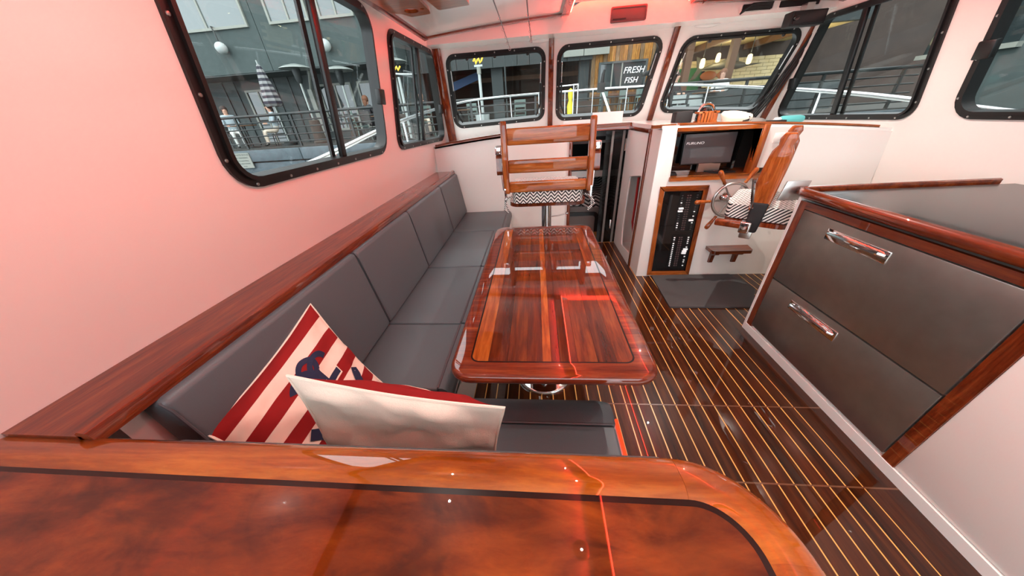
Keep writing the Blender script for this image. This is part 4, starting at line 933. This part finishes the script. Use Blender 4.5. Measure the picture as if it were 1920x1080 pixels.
for i, x in enumerate((-10.5, -6.85)):
    t = thing('globe_lamp', 'white globe wall lamp on a curved arm, %s of the window mullion' % ('left' if i == 0 else 'right'), 'lamp', (x, 11.9, 3.6))
    obj('globe', B().ball((x, 11.8, 3.80 if i else 3.98), .17), E_globe, t); z = 3.80 if i else 3.98
    obj('arm', B().tube([(x, 11.8, z+.16), (x, 11.8, z+.38), (x-.08, 11.85, z+.55), (x-.2, 11.98, z+.6)], .02, 8), E_rail, t)
def heater(x, y, h, label):
    t = thing('patio_heater', label, 'heater', (x, y, DK), group='patio heaters')
    obj('base', B().lathe([(.24, DK), (.24, DK+.06), (.20, DK+.1), (.17, DK+.72), (.15, DK+.74)], (x, y, 0), n=20), E_cane, t)
    obj('pole', B().cyl((x, y, DK+.7), (x, y, h-.5), .035, n=10), E_heat, t)
    obj('burner', B().lathe([(.06, h-.5), (.10, h-.42), (.13, h-.14), (.13, h-.1)], (x, y, 0), n=16), E_rail, t)
    obj('reflector', B().lathe([(.47, h-.10), (.46, h-.08), (.30, h-.02), (.12, h+.02), (0, h+.03)], (x, y, 0), n=28), E_heat, t)
heater(-7.85, 11.35, 3.30, 'tall patio heater between the striped umbrella and the window mullion')
heater(-6.52, 11.55, 3.18, 'tall patio heater right of the big side window mullion')
heater(-4.75, 11.9, 3.32, 'tall patio heater seen through the small side window')
# closed umbrella
t = thing('closed_umbrella', 'closed grey and white striped patio umbrella', 'umbrella', (-9.05, 11.3, DK))
b = B(); N = 32; prof = [(.01, 3.42), (.07, 3.33), (.12, 3.12), (.17, 2.85), (.23, 2.5), (.27, 2.3), (.21, 2.22)]
rings = [[b.bm.verts.new((-9.05+(.0 if z > 3.3 else .0)+r*(1+.09*math.sin(j*2*math.pi*8/N))*math.cos(2*math.pi*j/N), 11.3+r*(1+.09*math.sin(j*2*math.pi*8/N))*math.sin(2*math.pi*j/N), z)) for j in range(N)] for r, z in prof]
for a, c in zip(rings, rings[1:]):
    for j in range(N): b.face([a[j], a[(j+1) % N], c[(j+1) % N], c[j]])
b.face(rings[0]); obj('canopy', b, E_umb, t)
obj('pole', B().cyl((-9.05, 11.3, DK), (-9.05, 11.3, 3.5), .025, n=10), E_heat, t); obj('foot', B().lathe([(.25, DK), (.25, DK+.08), (.05, DK+.12)], (-9.05, 11.3, 0)), E_rail, t)
# ---- covered patio (ahead of the port pane)
Bd = thing('covered_patio', 'dark covered patio under a grey fascia, ahead of the bow', 'building', (-1.5, 15, DK))
for k in range(15): obj('fascia_board', B().box(-4.58+.44*k, -4.58+.44*k+.425, 12.95, 13.05, 2.97, 6.4), E_fascia, Bd)
obj('roof', B().box(-4.6, 2.0, 12.96, 18, 6.4, 6.6), E_fascia, Bd); obj('back_wall', B().box(-10, 4.6, 17, 17.2, DK, 6), E_brown, Bd); obj('patio_ceiling', B().box(-4.6, 2.0, 13.05, 17, 3.25, 3.35), E_brown, Bd)
for x0, x1 in ((-1.62, -1.2), (1.6, 1.95), (-4.55, -4.2)): obj('post', B().box(x0, x1, 13.2, 13.5, DK, 3.3), E_fascia, Bd)
obj('bar_counter', B().box(.0, 1.5, 14.6, 15.2, DK, 2.2), E_post, Bd)
obj('awning_beam', B().box(-4.4, 1.9, 14.8, 14.95, 2.7, 2.85), E_post, Bd)
o = obj('blue_awning', B().hexa([(-3.9, 13.6, 2.2), (-2.1, 13.7, 2.75), (-2.1, 13.8, 2.75), (-3.9, 13.7, 2.2), (-3.9, 13.6, 2.5), (-2.1, 13.7, 3.0), (-2.1, 13.8, 3.0), (-3.9, 13.7, 2.5)]), E_blue); tag(o, 'dark blue folded cloth hanging in the covered patio', 'cloth')
def bistro(x, y, rot, label):
    t = thing('bistro_chair', label, 'chair', (x, y, DK), rot, 'pale metal chairs on the quay')
    part = lambda nm, b: obj(nm, b, E_pale, t, local=True)
    part('seat', B().box(-.2, .2, -.2, .2, .43, .46).bevel(.01, 2))
    for sx in (-1, 1):
        for sy in (-1, 1): part('leg', B().cyl((sx*.18, sy*.18, .44), (sx*.21, sy*.22, 0), .018, n=6))
        part('back_upright', B().cyl((sx*.18, .19, .44), (sx*.17, .24, .9), .02, n=6))
    for z in (.58, .72, .86): part('back_slat', B().box(-.18, .18, .20+(z-.5)*.08, .225+(z-.5)*.08, z-.04, z+.04))
for x, y, r_, l in ((-2.15, 11.95, 2.9, 'pale metal chair on the quay left of the white bucket'), (-.55, 11.7, 3.3, 'pale metal chair on the quay seen right in the port windscreen pane'), (-4.6, 11.2, 2.6, 'pale metal chair beside the heater in the small side window'), (-3.7, 11.1, 3.6, 'pale metal chair by the bald man at the patio'), (-6.1, 11.2, 2.4, 'pale metal chair next to the woman in dark clothes')): bistro(x, y, r_, l)
o = obj('white_bucket', B().lathe([(.20, DK), (.24, DK+.55), (.25, DK+.56), (.0, DK+.52)], (-1.80, 11.35, 0), n=20), E_globe); tag(o, 'white bucket on the quay behind the bow rail', 'bucket')
t = thing('lamp_post', 'white lamp post with gold ornament at the quay edge', 'lamp post', (-1.72, 11.0, DK))
obj('pole', B().cyl((-1.72, 11, DK), (-1.72, 11, 2.62), .045, n=12), E_globe, t); obj('collar', B().cyl((-1.72, 11, 2.62), (-1.72, 11, 2.80), .065, n=12), E_frame, t); obj('bracket', B().box(-1.85, -1.6, 10.97, 11.03, 2.80, 2.85), E_globe, t)
obj('ornament', B().tube([Vector((-1.87+.042*k, 11, 2.94+.075*math.sin(k*2.1)+.02*(k % 2))) for k in range(8)], .026, 8), E_gold, t)
t = thing('quay_light', 'white pole with small gold ornament by the small side window', 'lamp post', (-4.25, 10.9, DK))
obj('pole', B().cyl((-4.25, 10.9, DK), (-4.25, 10.9, 2.7), .04, n=12), E_globe, t); obj('crossbar', B().cyl((-4.7, 10.9, 2.82), (-3.8, 10.9, 2.74), .025, n=8), E_globe, t)
obj('ornament', B().tube([Vector((-4.42+.04*k, 10.9, 2.92+.06*math.sin(k*2.1))) for k in range(8)], .024, 8), E_gold, t)
o = obj('flag_pole', B().cyl((-.95, 11.4, DK), (-.95, 11.4, 3.4), .025, n=8), E_fascia); tag(o, 'thin grey pole standing in front of the patio fascia', 'pole')
# ---- plank building with the fish shop window
Cb = thing('plank_building', 'wooden plank shop front with a large shop window', 'building', (3.4, 13.5, DK))
for k in range(22):
    x0 = 2.0+.135*k; z0 = 3.12 if x0 < 2.45 else DK
    obj('plank', B().box(x0, x0+.125, 13.0+.012*(k % 3), 13.08, DK, 3.1 if x0 < 2.45 else 6.3), E_lumber[0] if k % 3 else E_lumber[1], Cb, smooth=False)
obj('backing', B().box(2.0, 5.0, 13.1, 13.2, DK, 6.4), E_dkgrey, Cb)
for x0, x1 in ((1.0, 1.68), (1.7, 2.55)): obj('hanging_panel', B().box(x0, x1, 12.85, 12.93, 3.08, 3.9), E_frame, Cb)
w = obj('shop_window', B().ring(rect(2.25, 3.9, 2.05, 2.86), inset(rect(2.25, 3.9, 2.05, 2.86), .06), FXZ(), 12.9, 13.0), E_dkgrey, Cb); obj('pane', B().box(2.3, 3.85, 12.95, 12.97, 2.1, 2.8), E_pane, w)
for x in (2.72, 3.05): obj('glazing_bar', B().box(x-.02, x+.02, 12.92, 12.97, 2.1, 2.8), E_frame, w)
RX = Matrix.Rotation(R(90), 4, 'X')
text_part('shop_sign_letters', 'FRESH', .26, Matrix.Translation((3.46, 12.94, 2.57)) @ RX, M_letter, Cb, .004, .25)
text_part('shop_sign_letters', 'FISH', .24, Matrix.Translation((3.40, 12.94, 2.28)) @ RX, M_letter, Cb, .004, .25)
obj('counter_shelf', B().box(2.05, 4.9, 12.5, 12.95, 1.85, 1.92), E_post, Cb)
obj('shelf_bin', B().box(1.15, 2.0, 12.4, 12.9, DK, 1.75), E_brown, Cb)
for k, x in enumerate((2.35, 3.0, 3.55, 4.1)):
    t = thing('bar_stool', 'pale metal bar stool at the plank shop front, %s from the left' % ('first', 'second', 'third', 'fourth')[k], 'stool', (x, 12.0, DK), group='bar stools')
    obj('seat', B().lathe([(.17, 1.72), (.17, 1.75), (0, 1.76)], (x, 12.0, 0), n=16), E_pale, t); obj('backrest', B().box(x-.13, x+.13, 12.12, 12.15, 1.76, 2.02), E_pale, t)
    for sx in (-1, 1):
        for sy in (-1, 1): obj('leg', B().cyl((x+sx*.12, 12+sy*.12, 1.72), (x+sx*.18, 12+sy*.18, DK), .015, n=6), E_pale, t)
o = obj('yellow_buoy', B().lathe([(.0, 1.35), (.08, 1.4), (.09, 1.6), (.05, 1.75), (.07, 1.85), (.07, 2.0), (0, 2.05)], (1.04, 10.40, 0), n=16), plain('buoy_yellow', srgb(230, 210, 40), .5)); tag(o, 'yellow hanging float at the left edge of the middle windscreen pane', 'float')
# ---- restaurant
D = thing('restaurant', 'open restaurant with lit yellow interior and wood posts', 'building', (10, 15, DK))
for z in range(12):
    for k in range(12):
        x0 = 5.4+.42*k+(.21 if z % 2 else 0)
        if not (x0 < 7.3 and z < 9): obj('brick', B().box(x0, x0+.405, 16.4, 16.5, 1.5+.125*z, 1.5+.125*z+.115), E_brick, D, smooth=False)
obj('back_wall', B().box(4.6, 18, 16.5, 16.7, DK, 7), E_brown, D); obj('green_panel', B().box(5.2, 7.3, 16.35, 16.45, 1.4, 2.75), E_green, D)
obj('room_ceiling', B().box(4.9, 10.5, 13.1, 16.5, 3.45, 3.55), E_brick, D); obj('fascia', B().box(5.0, 10.5, 12.9, 13.1, 3.4, 6.4), E_fascia, D); obj('roof', B().box(5, 10.5, 12.9, 17, 6.4, 6.6), E_fascia, D)
obj('low_wall', B().box(5.0, 10.5, 13.0, 13.15, DK, 1.85), E_dkgrey, D)
for x in (5.3, 6.75, 8.9): obj('post', B().box(x-.11, x+.11, 13.0, 13.2, DK, 3.4), E_post, D); obj('beam', B().box(x-.08, x+.08, 13.2, 16.4, 3.25, 3.45), E_post, D)
for i, (x, y, z) in enumerate(((6.3, 14.2, 2.70), (7.95, 14.2, 2.72), (9.8, 14.2, 2.72), (5.9, 15.4, 2.95), (7.4, 15.4, 2.95))):
    t = thing('pendant_lamp', 'glowing restaurant pendant lamp, '+('left of the front row', 'middle of the front row', 'right of the front row', 'left of the back pair', 'right of the back pair')[i], 'lamp', (x, y, z-.2), group='restaurant pendant lamps')
    obj('shade', B().lathe([(.04, z-.15), (.08, z-.12), (.09, z), (.07, z+.13), (.03, z+.16)], (x, y, 0), n=14), E_lamp, t); obj('cord', B().cyl((x, y, z+.2), (x, y, 3.45), .012, n=6), E_rail, t)
    ld = bpy.data.lights.new('pendant_light', 'POINT'); ld.energy = 26; ld.color = (1, .8, .45); ld.shadow_soft_size = .12
    lo = bpy.data.objects.new('pendant_light', ld); COL.objects.link(lo); lo.parent = t; lo.location = (0, -.25, .2)
t = thing('mounted_marlin', 'dark mounted marlin fish hanging in the restaurant', 'fish', (7.8, 15.6, 2.4))
obj('body', B().tube([(6.9, 15.5, 2.62), (7.3, 15.5, 2.68), (7.8, 15.5, 2.72), (8.3, 15.5, 2.66), (8.7, 15.5, 2.66), (9.2, 15.5, 2.68)], [.03, .11, .16, .13, .04, .008], 10), E_fishgrey, t)
obj('tail', B().prism([(6.95, 2.62), (6.75, 3.0), (6.6, 3.05), (6.72, 2.62), (6.5, 2.25), (6.7, 2.3)], FXZ(), 15.48, 15.52), E_fishgrey, t); obj('dorsal_fin', B().prism([(7.5, 2.8), (8.3, 2.75), (8.2, 3.08)], FXZ(), 15.48, 15.52), E_fishgrey, t)
t = thing('mounted_fish', 'orange brown mounted fish on the restaurant wall', 'fish', (7.5, 16.2, 2.3))
obj('body', B().ball((7.55, 16.2, 2.42), 1, (.34, .08, .17), 10), E_orange, t); obj('tail', B().prism([(7.85, 2.42), (8.1, 2.62), (8.05, 2.42), (8.1, 2.24)], FXZ(), 16.18, 16.22), E_orange, t)
o = obj('awning_sign', B().box(5.2, 6.7, 11.6, 11.64, 1.25, 1.72), plain('sign_dark', srgb(70, 74, 74), .6)); tag(o, 'dark board hung on the quay in front of the restaurant', 'sign')
for i, (x, z) in enumerate(((4.55, 1.58), (5.05, 1.55), (4.6, 1.3), (5.1, 1.32))):
    o = obj('menu_board', B().box(x-.2, x+.2, 11.3, 11.34, z-.11, z+.12).box(x-.02+.1*(i//2), x+.02+.1*(i//2), 11.35, 11.37, DK, z+.1), E_globe); tag(o, 'white notice board by the restaurant railing, %s of the four' % ('upper left', 'upper right', 'lower left', 'lower right')[i], 'notice', 'white notices by the restaurant')
N_ = thing('starboard_sky_blocker', 'long dark grey block added to starboard to shut out sky light', 'building', (11.5, 3, -1))  # made-up building, placed to keep starboard sky light off the port wall
obj('wall', B().box(10.6, 13, -30, 10.2, -1, 12.0), E_stucco, N_); obj('roof', B().box(10.4, 13.2, -30.2, 10.2, 12.0, 12.2), E_fascia, N_)
for k in range(6): frame_side = obj('window', B().box(10.55, 10.6, -6+3*k, -4.2+3*k, 2.2, 3.8), E_pane, N_); obj('sill', B().box(10.48, 10.6, -6.1+3*k, -4.1+3*k, 2.1, 2.2), E_frame, frame_side)
# ---- people sitting outside
def person(label, x, y, rot, hair, top, legs, sit=.45, seed=0):
    """seated figure: joints in metres about the seat"""
    t = thing('person', label, 'person', (x, y, DK), rot)
    J = {'hip': (0, 0, .52), 'waist': (0, .02, .68), 'chest': (0, .03, .92), 'neck': (0, .02, 1.09), 'chin': (0, 0, 1.14), 'head': (0, -.01, 1.24), 'crown': (0, 0, 1.33)}
    E_ = [('hip', 'waist'), ('waist', 'chest'), ('chest', 'neck'), ('neck', 'chin'), ('chin', 'head'), ('head', 'crown')]
    rad = {'hip': .15, 'waist': .12, 'chest': .145, 'neck': .055, 'chin': .065, 'head': .095, 'crown': .075}
    for s_, n in ((-1, 'l'), (1, 'r')):
        J.update({'sh'+n: (s_*.17, .03, 1.02), 'el'+n: (s_*.23, -.06, .78), 'wr'+n: (s_*.12, -.27, .74), 'ha'+n: (s_*.09, -.34, .74), 'th'+n: (s_*.09, -.06, .50), 'kn'+n: (s_*.11, -.42, .50), 'an'+n: (s_*.11, -.44, .09), 'to'+n: (s_*.12, -.58, .05)})
        rad.update({'sh'+n: .07, 'el'+n: .05, 'wr'+n: .035, 'ha'+n: .035, 'th'+n: .085, 'kn'+n: .06, 'an'+n: .045, 'to'+n: .035})
        E_ += [('chest', 'sh'+n), ('sh'+n, 'el'+n), ('el'+n, 'wr'+n), ('wr'+n, 'ha'+n), ('hip', 'th'+n), ('th'+n, 'kn'+n), ('kn'+n, 'an'+n), ('an'+n, 'to'+n)]
    ks = list(J); me = bpy.data.meshes.new('person_body'); me.from_pydata([J[k] for k in ks], [(ks.index(a), ks.index(c)) for a, c in E_], [])
    o = bpy.data.objects.new('tmp', me); COL.objects.link(o)
    md = o.modifiers.new('skin', 'SKIN'); sd = o.modifiers.new('sub', 'SUBSURF'); sd.levels = sd.render_levels = 1
    for i, k in enumerate(ks): me.skin_vertices[0].data[i].radius = (rad[k], rad[k]); me.skin_vertices[0].data[i].use_root = (i == 0)
    bpy.context.view_layer.update()
    m2 = bpy.data.meshes.new_from_object(o.evaluated_get(bpy.context.evaluated_depsgraph_get())); bpy.data.objects.remove(o)
    m2.materials.clear()
    for mm in (E_skin, top, legs, E_rail): m2.materials.append(mm)
    for p in m2.polygons:
        c = p.center; p.use_smooth = True
        p.material_index = 0 if c.z > 1.08 or (c.y < -.24 and c.z > .66) else 1 if c.z > .62 else 3 if c.z < .10 else 2
    bo = bpy.data.objects.new('body', m2); COL.objects.link(bo); bo.parent = t; ROOT[bo.name] = ROOT[t.name]
    if hair:
        h = B().ball((0, .025, 1.265), 1, (.108, .108, .115), 8); h.ball((0, .07, 1.17), 1, (.09, .06, .14), 6); obj('hair', h, E_hairs[hair], t, local=True)
    ch = obj('nose', B().ball((0, -.105, 1.225), .018, n=5), E_skin, t, local=True)
    return t
c_grey = plain('cloth_bluegrey', srgb(150, 164, 170), .9); c_pale = plain('cloth_pale', srgb(206, 190, 172), .9); c_dark = plain('cloth_dark', srgb(46, 46, 50), .9); c_white = plain('cloth_white', srgb(214, 214, 210), .9)
def seat_for(x, y, rot, l): 
    t = thing('patio_chair', l, 'chair', (x, y, DK), rot, 'patio chairs'); f = lambda nm, b: obj(nm, b, E_rail, t, local=True)
    f('seat', B().box(-.22, .22, -.2, .22, .36, .39)); f('backrest', B().box(-.21, .21, .20, .23, .5, .88))
    for sx in (-1, 1):
        f('front_leg', B().cyl((sx*.2, -.18, .37), (sx*.21, -.2, 0), .015, n=6)); f('rear_leg', B().cyl((sx*.2, .2, .88), (sx*.21, .24, 0), .015, n=6))
people = [(-9.6, 11.65, R(-40), 'dark', c_grey, c_pale, 'person with long dark hair in a grey top seated left of the striped umbrella', 'dark patio chair under the person in the grey top'),
 (-11.15, 11.45, R(50), 'dark', c_grey, c_white, 'person in pale clothes seated at the far left of the patio', 'dark patio chair at the far left of the patio'),
 (-5.95, 11.75, R(160), 'brown', c_dark, c_dark, 'person with brown hair in dark clothes seated by the second heater', 'dark patio chair beside the second heater'),
 (-4.0, 11.9, R(20), None, c_dark, c_pale, 'bald person in a dark shirt seen through the small side window', 'dark patio chair under the bald person'),
 (-3.35, 12.15, R(40), 'blond', E_blue, c_dark, 'person with blond hair in a blue top at the patio ahead', 'dark patio chair under the person in the blue top'),
 (4.7, 12.2, R(30), 'dark', c_dark, c_dark, 'person in black seated behind the railing by the restaurant', 'dark patio chair by the restaurant railing'),
 (6.2, 12.3, R(-30), 'brown', c_white, c_dark, 'person in a white top seated by the restaurant', 'dark patio chair under the person in the white top')]
for x, y, r_, h, tp, lg, lab, cl_ in people: person(lab, x, y, r_, h, tp, lg); seat_for(x, y, r_, cl_)
for x, y, l in ((-10.4, 11.15, 'round patio table between the two people at the far left'), (-5.3, 11.35, 'round patio table left of the bald person'), (-2.6, 11.45, 'round patio table near the person in the blue top'), (5.4, 11.5, 'round patio table in front of the restaurant')):
    t = thing('patio_table', l, 'table', (x, y, DK), 0, 'patio tables'); obj('top', B().lathe([(.38, 1.70), (.38, 1.73), (0, 1.735)], (x, y, 0), n=24), E_post, t); obj('stem', B().cyl((x, y, DK), (x, y, 1.70), .03, n=8), E_rail, t); obj('foot', B().lathe([(.22, DK), (.22, DK+.02), (.04, DK+.05)], (x, y, 0), n=16), E_rail, t)
# ---- the boat's own foredeck and bow rail
fd = [(-1.75, AFT), (-1.75, 5.5), (-1.2, 7.4), (-.2, 8.8), (.77, 9.3), (1.74, 8.8), (2.74, 7.4), (3.29, 5.5), (3.29, AFT)]
struct(obj('foredeck', B().prism(fd, FXY(), .72, .80, [[(-1.21, AFT+.01), (2.75, AFT+.01), (2.75, 4.12), (-1.21, 4.12)]]), M_gel), 'white foredeck and side decks of the boat')
struct(obj('hull', B().prism([(p[0], p[1]) for p in fd], FXY(), -1.1, -.14), M_gel), 'white hull of the boat')
struct(obj('wall_trunk_front', B().box(-1.2, 2.74, 4.12, 5.7, 1.20, 1.24), M_gel), 'low white trunk cabin ahead of the windscreen')
struct(obj('floor_cockpit', B().box(-1.6, 3.14, -4.6, AFT, -.14, -.06), M_gel), 'white sole of the open cockpit aft of the cabin, added to bounce sky light')  # unseen cockpit, added so its white sole bounces sky light into the cabin
b = B(); b.box(-1.75, -1.6, -4.6, AFT, -.14, .80); b.box(3.14, 3.29, -4.6, AFT, -.14, .80); b.box(-1.75, 3.29, -4.75, -4.6, -.14, .80); struct(obj('wall_cockpit', b, M_gel), 'white bulwarks around the open cockpit, added with its sole to bounce sky light')
t = thing('bow_rail', 'polished stainless bow rail around the foredeck', 'railing', (.77, 6, .8))
half = [(-1.72, .9, 1.12), (-1.72, 2.36, 1.28), (-1.72, 3.9, 1.48), (-1.70, 6.1, 1.68), (-1.25, 7.5, 1.82), (-.25, 8.7, 1.90), (.77, 9.1, 1.92)]
full = half+[(1.54-x, y, z) for x, y, z in half[-2::-1]]
def smooth_path(P, n=6):
    P = [Vector(p) for p in P]; out = []
    for i in range(len(P)-1):
        p0, p1, p2, p3 = P[max(i-1, 0)], P[i], P[i+1], P[min(i+2, len(P)-1)]
        for k in range(n):
            u = k/n; out.append(.5*((2*p1)+(-p0+p2)*u+(2*p0-5*p1+4*p2-p3)*u*u+(-p0+3*p1-3*p2+p3)*u**3))
    return out+[P[-1]]
SPt = smooth_path(full)
obj('top_rail', B().tube(SPt, .022, 10), M_stainrail, t)
for i in (7, 13, 20, 24, 28, 32, 36, 40, 44, 48, 52, 59, 65):
    p = SPt[i]; q = Vector((p.x+(.77-p.x)*.03, p.y-.12, .8)); obj('stanchion', B().cyl(p, q, .013, n=8), M_stainrail, t)
for x in (.90, 1.0): obj('pulpit_post', B().cyl((x, 8.3, .8), (x, 8.3, 2.0), .016, n=8), M_stainrail, t)
obj('pulpit_rail', B().tube([(.3, 8.3, 1.98), (1.0, 8.3, 2.0), (1.0, 8.9, 1.95)], .014, 8), M_stainrail, t)
t = thing('rod_holder', 'slanted white pole with black clamp outside the middle windscreen pane', 'rod holder', (1.75, 7, .8))
obj('pole', B().cyl((1.80, 7, .8), (1.31, 7, 1.80), .022, n=10), M_white, t); obj('clamp', B().box(1.22, 1.36, 6.95, 7.05, 1.76, 1.92).bevel(.02, 2), M_rubber, t); obj('cradle', B().tube([(1.30, 7, 1.9), (1.31, 7, 2.05), (1.33, 7, 2.12)], [.04, .03, .02], 8), M_rubber, t)
t = thing('bow_spotlight', 'black spotlight bracket outside at the right of the middle pane', 'spotlight', (2.1, 6.4, 1.9))
obj('bracket', B().cyl((2.12, 6.4, 1.2), (2.12, 6.4, 2.12), .018, n=8), M_rubber, t); obj('lamp', B().cyl((1.86, 6.4, 1.95), (2.12, 6.4, 2.0), .03, .05), M_rubber, t); obj('antenna', B().cyl((2.12, 6.4, 2.1), (2.2, 6.4, 2.6), .008, n=6), M_rubber, t)
